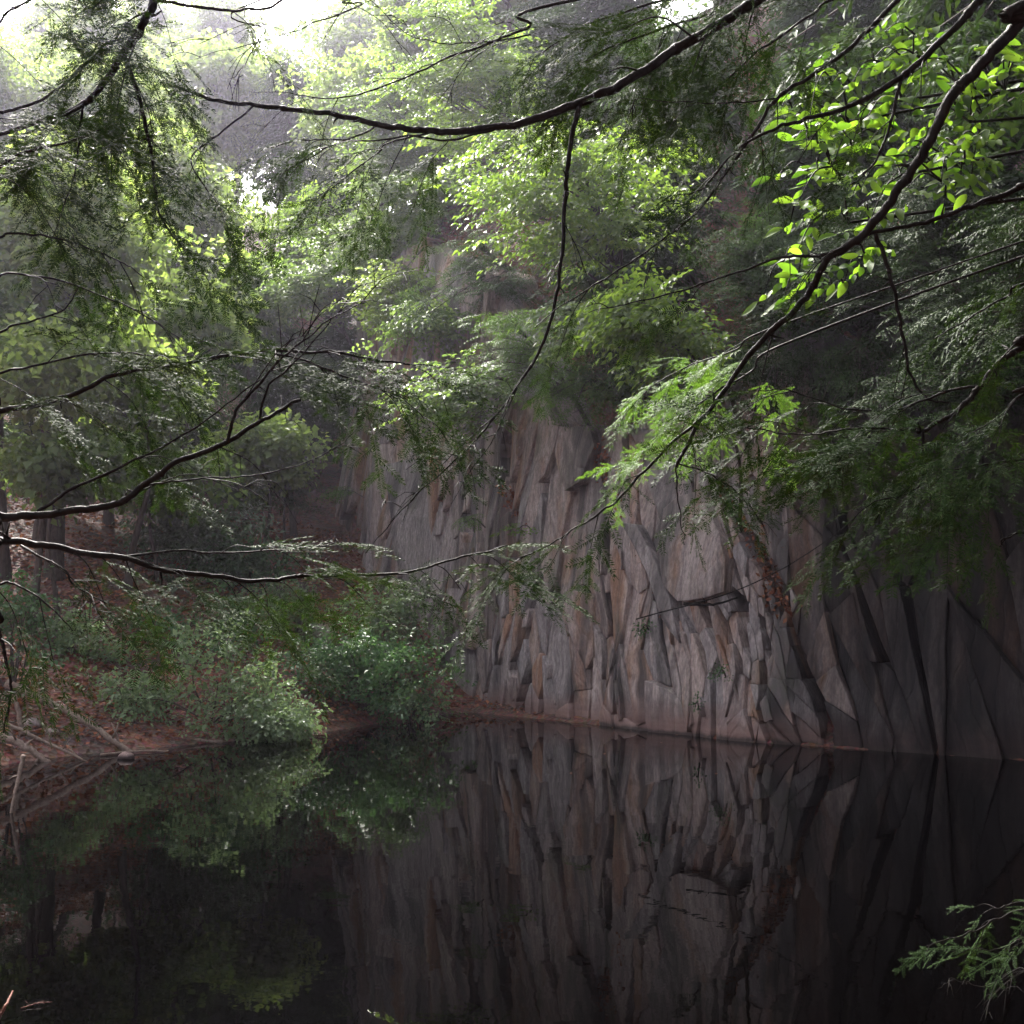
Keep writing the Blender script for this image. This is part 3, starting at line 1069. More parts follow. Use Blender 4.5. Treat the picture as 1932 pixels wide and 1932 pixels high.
PROTO_E = T('birch_tree', 'pale birch with drooping layers behind the arching dark bough', 'tree', 800, 380, 28, 100, 70, 'birch', 'birch', n_limbs=36, per=10, seed=11, r0=0.09, lean=(1.2, 1.6))
T('beech_tree', 'yellow green beech leaning out from the cliff top, right of the hanging bough', 'tree', 1070, 350, 18.5, 185, 125, 'beech', 'beech', n_limbs=38, per=9, rd=0.9, plate=0.7, droop=0.3, seed=12, r0=0.10, base=(2.9, 22.3, gh(2.9, 22.3) - 0.2))
T('beech_tree', 'narrow beech spray with bright leaves at the centre of the picture', 'tree', 1215, 600, 16.5, 95, 85, 'beech', 'beech', n_limbs=20, per=7, rd=0.5, droop=0.35, seed=13, r0=0.05, base=(3.7, 19.7, gh(3.7, 19.7) - 0.3))
T('hemlock_tree', 'bluish hemlock sapling on the ledge above the flaky rock', 'tree', 960, 660, 21.5, 110, 70, 'hem_mid', 'young_needles', n_limbs=30, per=9, seed=14, r0=0.06, base=(1.6, 23.0, gh(1.6, 23.0) - 0.3))
T('birch_tree', 'pale green birch sapling hanging over the cliff edge left of centre', 'tree', 840, 740, 22.5, 75, 70, 'birch', 'birch', n_limbs=24, per=8, seed=15, r0=0.05, base=(0.4, 24.4, gh(0.4, 24.4) - 0.3))
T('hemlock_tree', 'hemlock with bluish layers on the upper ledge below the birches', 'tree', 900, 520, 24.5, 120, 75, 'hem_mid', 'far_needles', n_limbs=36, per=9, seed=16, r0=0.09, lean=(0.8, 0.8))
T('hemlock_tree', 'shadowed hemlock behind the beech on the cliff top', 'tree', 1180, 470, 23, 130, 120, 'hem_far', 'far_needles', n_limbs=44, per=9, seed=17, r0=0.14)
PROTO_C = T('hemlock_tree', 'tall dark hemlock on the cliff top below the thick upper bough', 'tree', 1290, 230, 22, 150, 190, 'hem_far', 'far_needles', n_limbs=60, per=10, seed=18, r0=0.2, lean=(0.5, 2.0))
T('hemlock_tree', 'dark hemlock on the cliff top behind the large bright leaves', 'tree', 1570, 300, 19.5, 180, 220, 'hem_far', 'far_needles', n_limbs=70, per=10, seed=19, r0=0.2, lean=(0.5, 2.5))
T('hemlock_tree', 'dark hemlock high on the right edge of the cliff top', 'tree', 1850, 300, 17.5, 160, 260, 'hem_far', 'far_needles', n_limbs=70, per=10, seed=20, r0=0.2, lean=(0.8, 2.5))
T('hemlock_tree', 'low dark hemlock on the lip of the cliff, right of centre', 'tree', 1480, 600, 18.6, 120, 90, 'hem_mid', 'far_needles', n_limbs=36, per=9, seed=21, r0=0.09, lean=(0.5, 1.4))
T('hemlock_tree', 'leaning black hemlock hanging over the dark right end of the cliff', 'tree', 1800, 640, 14.5, 150, 120, 'hem_mid', 'needles', n_limbs=50, per=10, seed=22, r0=0.12, base=(7.9, 16.8, gh(7.9, 16.8) - 0.3))
T('hemlock_tree', 'hazy dark hemlock in the lavender mist at the upper left of centre', 'tree', 540, 250, 42, 80, 150, 'hem_far', 'far_needles', n_limbs=60, per=9, seed=23, r0=0.22)
T('hemlock_tree', 'faint hemlock beside the misty rock wall', 'tree', 620, 420, 38, 70, 110, 'hem_far', 'far_needles', n_limbs=44, per=9, seed=24, r0=0.18)
T('maple_tree', 'faint pale maple just below the white sky at the top left', 'tree', 400, 190, 44, 110, 90, 'maple', 'maple', n_limbs=50, per=10, seed=25, r0=0.18, scale=1.6)
T('maple_tree', 'faint pale maple behind the thick dark bough at the top left', 'tree', 190, 220, 40, 130, 80, 'maple', 'maple', n_limbs=50, per=10, seed=26, r0=0.18, scale=1.5)
T('birch_tree', 'leafy birch hiding the top of the rock wall left of centre', 'tree', 610, 545, 29.5, 95, 55, 'birch', 'birch', n_limbs=40, per=9, seed=41, r0=0.08, lean=(0.9, 2.2))
T('maple_tree', 'grey green maple in front of the misty rock wall', 'tree', 470, 560, 31, 80, 70, 'maple', 'birch', n_limbs=34, per=9, seed=42, r0=0.09)
T('birch_tree', 'thin birch with bright leaves spilling over the left corner of the cliff', 'tree', 760, 560, 27, 80, 55, 'birch', 'maple', n_limbs=34, per=8, seed=43, r0=0.07, lean=(1.2, 2.0))
T('hemlock_tree', 'dark hemlock hanging over the cliff below the large bright leaves', 'tree', 1590, 500, 16.8, 150, 110, 'hem_mid', 'needles', n_limbs=50, per=10, seed=51, r0=0.10, base=(5.6, 18.4, gh(5.6, 18.4) - 0.3))
T('hemlock_tree', 'black hemlock crowding the cliff edge at the upper right', 'tree', 1760, 430, 15.6, 150, 150, 'hem_mid', 'needles', n_limbs=56, per=10, seed=52, r0=0.12, base=(6.9, 17.6, gh(6.9, 17.6) - 0.3))
T('hemlock_tree', 'shaded hemlock at the cliff edge, right of the sunlit young bough', 'tree', 1420, 480, 18.2, 110, 90, 'hem_mid', 'far_needles', n_limbs=40, per=9, seed=53, r0=0.08, base=(4.3, 19.6, gh(4.3, 19.6) - 0.3))
for (lab, u, v, Y, ru, rv, kd, mt, sd) in [
        ('young hemlock drooping over the flaky rock at mid picture', 1050, 735, 20.6, 95, 50, 'hem_mid', 'young_needles', 71), ('dull hemlock sapling at the lip above the red litter ledge', 1150, 690, 20.0, 80, 55, 'hem_mid', 'far_needles', 72),
        ('beech sapling trailing pale leaves over the lip, right of the hanging bough', 1120, 600, 20.5, 80, 55, 'beech', 'birch', 73), ('shaded hemlock sapling hanging over the great rounded slab', 1340, 700, 18.3, 85, 60, 'hem_mid', 'far_needles', 74),
        ('shaded hemlock sapling hanging over the smooth slab right of the gully', 1470, 730, 17.3, 85, 60, 'hem_mid', 'needles', 75), ('black hemlock sapling drooping over the wet wall', 1620, 720, 16.4, 95, 75, 'hem_mid', 'needles', 76),
        ('birch sapling trailing over the left shoulder of the cliff', 800, 610, 25, 60, 35, 'birch', 'birch', 77)]:
    s0_, z0_ = cliff_hit(u + 40, v + 20)
    bx_, by_ = cliff_pt(s0_, 5.0, -1.6)[:2]
    T('hemlock_tree' if kd == 'hem_mid' else 'beech_tree' if kd == 'beech' else 'birch_tree', lab, 'tree', u, v, Y, ru, rv, kd, mt, rd=0.6, n_limbs=16, per=7, seed=sd, r0=0.045, droop=0.35, base=(bx_, by_, gh(bx_, by_) - 0.3))
T('maple_tree', 'pale leafy maple at the left edge behind the long curved bough', 'tree', 70, 700, 19.5, 130, 75, 'maple', 'maple', n_limbs=30, per=8, seed=81, r0=0.09)
T('maple_tree', 'leafy maple hiding the trunks between the left edge and the recess', 'tree', 250, 720, 22, 120, 75, 'maple', 'maple', n_limbs=30, per=8, seed=82, r0=0.09)
T('maple_tree', 'dull understorey maple low on the red slope at the left', 'tree', 120, 880, 20, 130, 55, 'maple', 'birch', n_limbs=26, per=8, seed=83, r0=0.06)
T('maple_tree', 'dull understorey maple just left of the glossy laurel', 'tree', 300, 900, 23, 90, 50, 'maple', 'birch', n_limbs=22, per=8, seed=84, r0=0.06)
T('hemlock_tree', 'dark hemlock trunk and boughs in the shade at the far left', 'tree', 80, 830, 22.5, 90, 90, 'hem_mid', 'needles', n_limbs=34, per=9, seed=27, r0=0.17)
T('hemlock_tree', 'dark hemlock whose boughs close over the black recess', 'tree', 560, 720, 29, 75, 65, 'hem_mid', 'far_needles', n_limbs=40, per=10, seed=28, r0=0.10, scale=1.4)
T('hemlock_tree', 'dark hemlock sapling low in the mouth of the black recess', 'tree', 540, 900, 27, 60, 40, 'hem_mid', 'far_needles', n_limbs=20, per=8, seed=29, r0=0.05)
T('hemlock_tree', 'black hemlock on the right bank at the picture edge', 'tree', 1950, 520, 9.5, 150, 150, 'hem_mid', 'needles', n_limbs=46, per=10, seed=30, r0=0.16, base=(7.6, 9.0, gh(7.6, 9.0)), scale=0.8)

# more of the same wood: copies standing on the hillside and on the slope above the cliff
def fill_woods():
    r = np.random.default_rng(91)
    for (u, Y, p, sc) in [(120, 38, PROTO_A, 1.05), (290, 39, PROTO_A, 1.1), (380, 36, PROTO_E, 1.3), (450, 47, PROTO_A, 1.2), (60, 43, PROTO_A, 1.1),
                          (170, 46, PROTO_B, 1.1), (330, 50, PROTO_A, 1.2), (560, 52, PROTO_C, 1.1), (640, 47, PROTO_B, 1.0), (-90, 36, PROTO_B, 1.1), (500, 38, PROTO_E, 1.2), (250, 55, PROTO_B, 1.2), (90, 54, PROTO_A, 1.2), (400, 57, PROTO_B, 1.2), (760, 46, PROTO_A, 1.5), (830, 44, PROTO_B, 1.4), (900, 43, PROTO_A, 1.3), (690, 52, PROTO_A, 1.5), (210, 40, PROTO_A, 1.1), (-20, 38, PROTO_B, 1.0)]:
        x = (u - 966) / FPX * Y
        hem = p is PROTO_C
        copy_tree(p, (x, Y, gh(x, Y) - 0.1), r.uniform(0, 6.28), sc * r.uniform(0.9, 1.1),
                  'faint hemlock far back in the mist' if hem else 'misty maple on the far hillside behind the nearer crowns' if p is not PROTO_E else 'slim misty birch on the hillside behind the nearer crowns',
                  'misty trees on the far hillside')
    for (u, Y, sc) in [(250, 30, 0.7), (340, 31.5, 0.75), (430, 31, 0.7), (500, 33.5, 0.9), (560, 34.5, 0.9), (150, 28, 0.7), (620, 37, 0.9), (460, 28.5, 0.45), (30, 26, 0.6)]:
        x = (u - 966) / FPX * Y
        copy_tree(PROTO_C, (x, Y, gh(x, Y) - 0.1), r.uniform(0, 6.28), sc * r.uniform(0.95, 1.1), 'shaded hemlock in the dark understorey left of the cliff', 'understorey hemlocks left of the cliff')
    for (u, Y, p, sc) in [(700, 36, PROTO_E, 1.2), (800, 34, PROTO_D, 1.0), (880, 33, PROTO_E, 1.2), (950, 30, PROTO_D, 1.0), (620, 40, PROTO_B, 0.9), (720, 39, PROTO_A, 1.5), (800, 39, PROTO_B, 1.5), (890, 37, PROTO_A, 1.5), (980, 35, PROTO_B, 1.4), (1070, 34, PROTO_A, 1.4), (1150, 36, PROTO_A, 1.6), (1230, 34, PROTO_B, 1.5), (1010, 27, PROTO_E, 1.1), (1020, 34, PROTO_C, 1.0)]:
        x = (u - 966) / FPX * Y
        copy_tree(p, (x, Y, gh(x, Y) - 0.1), r.uniform(0, 6.28), sc * r.uniform(0.9, 1.1), 'pale leafy tree on the slope above the middle of the cliff' if p is not PROTO_C else 'hazy hemlock behind the pale trees above the middle of the cliff', 'pale trees above the middle of the cliff')
    for (u, Y, sc) in [(1110, 29, 0.9), (1200, 27, 0.95), (1330, 27, 1.0), (1420, 25, 0.9), (1520, 26, 1.0), (1640, 25, 1.0), (1760, 23, 0.9), (1860, 25, 1.0), (1960, 22, 1.0), (1700, 29, 1.1), (1380, 31, 1.1), (1130, 24.5, 0.7), (1880, 19.5, 0.7), (1600, 21.5, 0.7), (2100, 18, 1.0), (2050, 25, 1.1)]:
        x = (u - 966) / FPX * Y
        copy_tree(PROTO_C, (x, Y, gh(x, Y) - 0.1), r.uniform(0, 6.28), sc * r.uniform(0.9, 1.1), 'dark hemlock on the shaded slope above the right half of the cliff', 'dark hemlocks above the right of the cliff')


fill_woods()

# the wood farther off reads as one mass in the mist
def forest():
    r = np.random.default_rng(77)
    mb = MB()
    for k in range(110):
        x, y = r.uniform(-60, 45), r.uniform(44, 80)
        z = gh(x, y)
        u, v = project((x, y, z + 8))
        hgt = r.uniform(8, 13)
        if -100 < u < 520: hgt = min(hgt, 0.45 * y + 2 - z)          # the sky opens over this side
        if hgt < 3: continue
        n = 18
        d = r.normal(0, 1, (n, 3)); d /= np.linalg.norm(d, axis=1, keepdims=True)
        pos = np.array([x, y, z + hgt * 0.55]) + d * np.array([3.0, 3.0, hgt * 0.45]) * r.uniform(0.4, 1, (n, 1))
        place(mb, 'big', pos, d, np.tile([0, 0, 1.0], (n, 1)) + r.normal(0, 0.3, (n, 3)), r.uniform(1.3, 2.0, n), r)
    o = mb.build('forest', M['birch'])
    tag(o, 'far wood on the hillside fading into white mist', kind='stuff')


forest()

# ------------------------------------------------------------------ shrubs, sprigs and ground cover of the bank
def shrub(name, label, u, v, Y, ru, rv, kind, mat, n=160, seed=0, rd=None, scale=1.0, group=None, stems=9):
    r = np.random.default_rng(seed)
    k = Y / FPX
    cc = P(u, v, Y)
    cr = np.array([ru * k, rd or ru * k * 0.75, rv * k])
    bz = max(0.0, gh(cc[0], cc[1] + 0.2))
    base = np.array([cc[0], cc[1] + 0.2, min(bz, cc[2])])
    root = empty(name, base)
    tag(root, label, 'shrub', group)
    st = MB(); fo = MB()
    lobes = []
    for i in range(stems):
        d = r.normal(0, 1, 3); d /= np.linalg.norm(d); d[2] = d[2] * 0.9
        lobes.append(cc + cr * d * r.uniform(0.35, 1.15))
        e = lobes[-1]
        m = (base + e) / 2 + np.array([0, 0, 0.15 * cr[2]]) + r.normal(0, 0.08, 3)
        st.tube(curve([base + r.normal(0, 0.06, 3) * [1, 1, 0] - [0, 0, 0.1], m, e + (e - m) * 0.35], 5), np.linspace(0.018, 0.003, 11), 5, False)
    st.build('stem', M['bark'], root, True, origin=base)
    lobes = np.array(lobes)
    pick = r.integers(0, len(lobes), n)
    d = r.normal(0, 1, (n, 3)); d /= np.linalg.norm(d, axis=1, keepdims=True)
    pos = lobes[pick] + d * cr * np.array([0.36, 0.4, 0.34]) * r.uniform(0.3, 1, (n, 1)) ** 0.6 * np.where(r.random((n, 1)) < 0.3, 1.65, 0.95)
    keep = pos[:, 2] > 0.06
    pos, d = pos[keep], d[keep]
    d[:, 2] = d[:, 2] * 0.5 + 0.1
    ups = np.tile([0, 0, 1.0], (len(pos), 1)) + r.normal(0, 0.4, (len(pos), 3)); sz = scale * r.uniform(0.55, 1.4, len(pos))
    mx = (r.random(len(pos)) < 0.55) & (kind == 'shrub')
    place(fo, kind, pos[~mx], d[~mx], ups[~mx], sz[~mx], r)
    place(fo, 'birch', pos[mx], d[mx] - [0, 0, 0.25], ups[mx], sz[mx] * 0.62, r)
    fo.build('foliage', M[mat], root, False, origin=base)
    return root


shrub('shrub', 'broad pale green shrub overhanging the water on the left bank', 395, 1310, 18.7, 165, 88, 'shrub', 'shrub', 300, 1, stems=14)
shrub('shrub', 'low bright green shrub dipping into the water right of the broad pale one', 500, 1362, 18.6, 70, 32, 'shrub', 'shrub', 90, 2)
shrub('shrub', 'dense dark green shrub at the foot of the cliff', 692, 1265, 21.3, 135, 98, 'shrub', 'dark_shrub', 330, 3, stems=14)
shrub('shrub', 'upright shrub leaning against the cliff behind the dense dark green one', 735, 1165, 22.6, 85, 62, 'shrub', 'shrub', 150, 4)
shrub('shrub', 'sprawling green shrub across the middle of the left bank', 340, 1192, 21.3, 140, 66, 'shrub', 'dark_shrub', 240, 5, stems=13)
shrub('shrub', 'small pale shrub at the left end of the waterside bushes', 235, 1325, 18.4, 55, 50, 'shrub', 'shrub', 80, 6)
shrub('shrub', 'thin shrub with reddish ground showing through, left bank', 190, 1235, 19.8, 70, 45, 'shrub', 'shrub', 60, 7)
shrub('laurel_shrub', 'glossy grey green laurel shining above the red slope', 360, 1010, 24.5, 110, 60, 'laurel', 'laurel', 230, 8, scale=1.3, stems=12)
shrub('laurel_shrub', 'dark laurel in the shade under the glossy one', 270, 1110, 23.5, 110, 50, 'laurel', 'laurel', 130, 9, scale=1.2)
shrub('laurel_shrub', 'dull laurel bush in front of the black recess', 470, 1050, 24.5, 70, 60, 'shrub', 'dark_shrub', 130, 10, scale=1.2)
shrub('shrub', 'yellowish bush at the left edge above the fallen logs', 20, 1160, 17.5, 60, 60, 'shrub', 'dark_shrub', 60, 11)


shrub('shrub', 'leafy shrub climbing the slope between the two stumps and the glossy laurel', 450, 1140, 22.8, 75, 45, 'shrub', 'shrub', 90, 13)
shrub('shrub', 'wispy pale bush on the red slope above the long fallen pole', 120, 1190, 19.5, 70, 50, 'shrub', 'shrub', 55, 14, stems=12)
shrub('shrub', 'small pale sprig hanging over the water beside the dense dark green shrub', 775, 1325, 21.2, 50, 32, 'shrub', 'shrub', 45, 15)


def vine_post(label, u, v0, v1, Y, seed):
    r = np.random.default_rng(seed)
    top, bot = P(u, v0, Y), P(u - 8, v1, Y)
    g = gh(bot[0], bot[1])
    base = np.array([bot[0], bot[1], g - 0.1])
    root = empty('tree_stump', base); tag(root, label, 'stump', 'vine covered stumps')
    b = MB(); b.tube(curve([base, (base + top) / 2 + [0.06, 0, 0], top], 5), np.linspace(0.13, 0.07, 11), 8, True, 0.3)
    b.build('trunk', M['bark'], root, True, origin=base)
    f = MB(); n = 70
    t = r.random(n)[:, None]
    d = r.normal(0, 1, (n, 3)); d[:, 2] *= 0.3
    pos = base * (1 - t) + top * t + d * 0.10
    place(f, 'shrub', pos, d, np.tile([0, 0, 1.0], (n, 1)), r.uniform(0.5, 0.9, n), r)
    f.build('vine', M['shrub'], root, False, origin=base)


vine_post('left one of two slim stumps wrapped in vines', 528, 1105, 1245, 23.2, 1)
vine_post('right one of two slim stumps wrapped in vines', 572, 1098, 1250, 23.4, 2)


def sprig(label, u, v, Y, ru, kind, mat, n=7, seed=0, scale=0.8, name='hemlock_seedling'):
    """a small plant rooted in a crack of the wall"""
    r = np.random.default_rng(seed)
    s, z = cliff_hit(u + ru * 0.6, v + 8)
    base = cliff_pt(s, z, 0.0)
    root = empty(name, base); tag(root, label, 'seedling')
    e = P(u - ru * 0.3, v, base[1] - 0.9)
    b = MB(); lc = curve([base, (base + e) / 2 + [0, 0, 0.12], e], 5); b.tube(lc, np.linspace(0.014, 0.004, len(lc)), 5, False)
    b.build('stem', M['bark'], root, True, origin=base)
    f = MB()
    t = r.uniform(0.35, 1, n)
    i0 = (t * (len(lc) - 1)).astype(int)
    d = np.tile(norm(e - base), (n, 1)) + r.normal(0, 0.55, (n, 3)); d[:, 2] = r.normal(-0.05, 0.1, n)
    place(f, kind, lc[i0] + r.normal(0, 0.05, (n, 3)), d, np.tile([0, 0, 1.0], (n, 1)) + r.normal(0, 0.15, (n, 3)), scale * r.uniform(0.7, 1.2, n), r)
    f.build('foliage', M[mat], root, False, origin=base)


sprig('small hemlock seedling on the left face of the cliff', 650, 930, 28, 60, 'hem_mid', 'young_needles', 14, 1, 1.2)
sprig('level hemlock spray growing from the middle of the cliff', 890, 985, 21, 45, 'hem_mid', 'young_needles', 9, 2, 0.9)
sprig('pale seedling spray above the level one on the cliff', 900, 905, 21, 45, 'hem_mid', 'young_needles', 8, 3, 0.8)
sprig('thin seedling spray in front of the orange streaked slab', 1095, 1112, 20, 35, 'hem_mid', 'young_needles', 5, 4, 0.7)
sprig('leafy seedling on the cliff, right of the level spray', 985, 1000, 20, 35, 'birch', 'birch', 6, 5, 0.7, 'birch_seedling')
sprig('green tuft low on the cliff above the water', 1315, 1335, 18, 12, 'shrub', 'dark_shrub', 3, 6, 0.5, 'fern_tuft')
sprig('sparse green weed on the lower cliff right of the hollow', 1215, 1190, 18, 20, 'shrub', 'dark_shrub', 5, 7, 0.6, 'fern_tuft')
sprig('mossy tuft on the lower right of the cliff', 1360, 1275, 18, 20, 'shrub', 'dark_shrub', 6, 8, 0.45, 'moss_tuft')
sprig('green seedling above the great rounded slab', 1290, 905, 18, 30, 'hem_mid', 'needles', 6, 9, 0.7)


# low growth along the lip of the cliff and in the shade of the left slope
def undergrowth():
    r = np.random.default_rng(15)
    b = MB()
    n = 520
    s = r.uniform(CS[2], CS[11] - 1, n)
    x, y, nx, ny, _, _ = cliff_base(s)
    back = r.uniform(0.35, 3.5, n) ** 1.2
    px_, py_ = x - nx * (back + LEAN * cliff_top(s)), y - ny * (back + LEAN * cliff_top(s))
    k = fbm(px_ * 0.7, py_ * 0.7, 33, 3) > -0.05
    px_, py_ = px_[k], py_[k]
    x2, y2 = r.uniform(-14, -3, 420), r.uniform(20, 34, 420)
    dc, _ = cliff_dist(x2, y2)
    k = (dc < -0.8) & (fbm(x2 * 0.5, y2 * 0.5, 34, 3) > 0.05) & (poly_dist(x2, y2, POND) > 4)
    px_, py_ = np.concatenate([px_, x2[k]]), np.concatenate([py_, y2[k]])
    pz = ground_h(px_, py_) + 0.12
    m = len(px_)
    d = r.normal(0, 1, (m, 3)); d[:, 2] = 0.3
    place(b, 'shrub', np.stack([px_, py_, pz], 1), d, np.tile([0, 0, 1.0], (m, 1)), r.uniform(0.8, 1.8, m), r)
    o = b.build('undergrowth', M['dark_shrub'])
    tag(o, 'low green undergrowth along the cliff lip and on the shaded slope', kind='stuff')


undergrowth()


# dead leaves lying on the bank and the ledges
def litter():
    r = np.random.default_rng(5)
    n = 60000
    x = r.uniform(-14, 0.5, n); y = r.uniform(12, 30, n)
    dp = poly_dist(x, y, POND); dc, _ = cliff_dist(x, y)
    k = (dp > 0.05) & (dc < 0.3)
    x, y = x[k][:26000], y[k][:26000]
    x2 = r.uniform(-2, 10, 16000); y2 = r.uniform(15, 30, 16000)
    dc2, _ = cliff_dist(x2, y2); k = (dc2 > 1.0) & (dc2 < 6)
    x = np.concatenate([x, x2[k]]); y = np.concatenate([y, y2[k]])
    z = ground_h(x, y) + r.uniform(0.005, 0.05, len(x))
    pos = np.stack([x, y, z], 1)
    d = r.normal(0, 1, (len(x), 3)); d[:, 2] *= 0.3
    nr = np.tile([0, 0, 1.0], (len(x), 1)) + r.normal(0, 0.5, (len(x), 3))
    L = r.uniform(0.06, 0.13, len(x))
    V, Tt = leaf_quads(pos, d, nr, L, L * 0.6, 0.25, -0.1)
    # leaves caught in the gullies and on ledges of the wall
    o = obj('leaf_litter', mesh_np('leaf_litter', V, Tt), M['litter'])
    tag(o, 'red brown dead leaves strewn over the bank and cliff top', kind='stuff')


litter()


def floating():
    r = np.random.default_rng(16)
    n = 900
    x = r.uniform(-8, 3, n); y = r.uniform(14, 23, n)
    dp = poly_dist(x, y, POND)
    k = (dp < -0.03) & (r.random(n) < np.exp(dp * 1.3))
    x, y = x[k], y[k]; m = len(x)
    d = r.normal(0, 1, (m, 3)); d[:, 2] = 0
    L = r.uniform(0.03, 0.07, m)
    V, Tt = leaf_quads(np.stack([x, y, np.full(m, 0.006)], 1), d, np.tile([0, 0, 1.0], (m, 1)), L, L * 0.6, 0.05, 0.0)
    o = obj('floating_leaves', mesh_np('floating_leaves', V, Tt), M['litter'])
    tag(o, 'a scatter of dead leaves afloat along the shore', kind='stuff')


floating()


def gully_litter():
    r = np.random.default_rng(6)
    b = MB()
    lines = [((1375, 905), (1420, 985), (1450, 1085), (1475, 1160), 0.22), ((1205, 1040), (1245, 1110), (1262, 1150), (1275, 1170), 0.10), ((1000, 800), (1080, 850), (1140, 870), (1160, 900), 0.25),
             ((950, 920), (970, 960), (1000, 985), (1010, 1000), 0.12), ((1140, 830), (1150, 900), (1160, 950), (1175, 980), 0.18), ((1020, 850), (1060, 860), (1100, 850), (1120, 840), 0.2)]
    for (a, bb, c, d, w) in lines:
        n = 420
        pts = np.array([cliff_hit(*q) for q in (a, bb, c, d)])
        t = r.random(n) * 3
        i = np.minimum(t.astype(int), 2); f = (t - i)[:, None]
        q = pts[i] * (1 - f) + pts[i + 1] * f
        q = q + np.stack([r.normal(0, w * 0.6, n), r.normal(0, w * 0.35, n)], 1)
        W = cliff_pt(q[:, 0], q[:, 1], r.uniform(-0.25, 0.10, n))
        dd = r.normal(0, 1, (n, 3)); nr = r.normal(0, 0.5, (n, 3)) + np.array([-0.4, -0.5, 0.8])
        L = r.uniform(0.06, 0.11, n)
        V, Tt = leaf_quads(W, dd, nr, L, L * 0.6, 0.25, -0.1)
        b.add(V, None, Tt)
    o = b.build('ledge_litter', M['litter'])
    tag(o, 'dead red leaves caught in the gullies of the cliff', kind='stuff')


gully_litter()


# fallen wood
def log(label, pts, r0, r1, mat='grey_wood', stubs=3, seed=0, name='fallen_log', cat='log'):
    r = np.random.default_rng(seed)
    c = curve(pts, 8)
    c = c + r.normal(0, r0 * 0.15, c.shape)
    b = MB(); b.tube(c, np.linspace(r0, r1, len(c)), 8, True, 0.25)
    for k in range(stubs):
        i = r.integers(2, len(c) - 2)
        d = norm(r.normal(0, 1, 3) + [0, 0, 0.5])
        b.tube([c[i], c[i] + d * r0 * 3, c[i] + d * r0 * 5 + r.normal(0, 0.02, 3)], [r0 * 0.35, r0 * 0.25, r0 * 0.1], 5)
    o = b.build(name, M[mat], None, True, origin=c[0])
    tag(o, label, cat)
    return o


def at_water(u, v, z=0.03):
    d = FW + RT * (u - 966) / FPX + UP * (966 - v) / FPX
    return EYE + d * ((z - EYE[2]) / d[2])


e1 = at_water(246, 1408)
log('long fallen pole sloping down the bank into the water', [P(10, 1288, e1[1] - 0.5), P(140, 1350, e1[1] - 0.3), e1 + [0.15, -0.3, -0.08]], 0.06, 0.035, seed=1)
e2 = at_water(82, 1432)
log('short grey log sloping into the water at the left edge', [P(-30, 1376, e2[1] + 0.2), P(40, 1405, e2[1]), e2 + [0.1, 0, -0.08]], 0.05, 0.04, seed=2)
e3 = at_water(150, 1428)
log('thin bare branch slanting across the shore below the long fallen pole', [P(-20, 1352, e3[1] - 0.3), P(70, 1392, e3[1] - 0.2), e3 + [0.2, -0.2, -0.05]], 0.03, 0.012, seed=12, stubs=6, name='dead_branch', cat='branch')
e4 = at_water(20, 1528)
log('pale stick leaning out of the water at the left edge', [P(44, 1425, e4[1] + 0.2), P(34, 1470, e4[1] + 0.1), e4 + [0, 0, -0.05]], 0.022, 0.014, seed=13, stubs=2, name='broken_stick', cat='stick')
log('pale broken stick standing against the bank at the left edge', [P(42, 1388, 16.3), P(34, 1340, 16.3), P(27, 1312, 16.3)], 0.035, 0.03, seed=3, stubs=1, name='broken_stick', cat='stick')
log('driftwood bundle lying along the shore before the pale shrub', [at_water(285, 1403, 0.03), at_water(350, 1396, 0.05), at_water(418, 1400, 0.02)], 0.035, 0.02, seed=4, stubs=5, name='driftwood', cat='driftwood')
log('thin driftwood stick floating off the end of the fallen pole', [at_water(190, 1424, 0.02), at_water(260, 1417, 0.03), at_water(318, 1417, 0.02)], 0.018, 0.01, seed=5, stubs=2, name='driftwood', cat='driftwood')
log('reddish driftwood stick afloat by the dense dark green shrub', [at_water(560, 1392, 0.02), at_water(590, 1388, 0.03), at_water(622, 1387, 0.02)], 0.02, 0.012, 'red_twig', seed=6, stubs=2, name='driftwood', cat='driftwood')
log('dead branch lodged across the wall under the great rounded slab', [P(1290, 1139, 17.9), P(1345, 1140, 17.75), P(1392, 1128, 17.7)], 0.025, 0.012, 'wet_bark', seed=7, stubs=4, name='dead_branch', cat='branch')
log('long thin fallen branch slanting across the right of the cliff', [P(1200, 1168, 16.6), P(1400, 1110, 16.2), P(1560, 1020, 15.8), P(1660, 930, 15.5)], 0.009, 0.006, 'wet_bark', seed=8, stubs=3, name='dead_branch', cat='branch')
log('bare grey twig poking up from the shallows at the lower left corner', [at_water(-5, 1925, 0.0), at_water(10, 1910, 0.04) + [0, 0, 0.03], at_water(24, 1893, 0.03) + [0, 0, .06]], 0.010, 0.004, 'red_twig', seed=9, stubs=3, name='twig', cat='twig')
log('thin twig lying on the water at the lower left', [at_water(40, 1902, 0.005), at_water(70, 1893, 0.012), at_water(98, 1890, 0.008)], 0.003, 0.0015, 'red_twig', seed=10, stubs=5, name='twig', cat='twig')


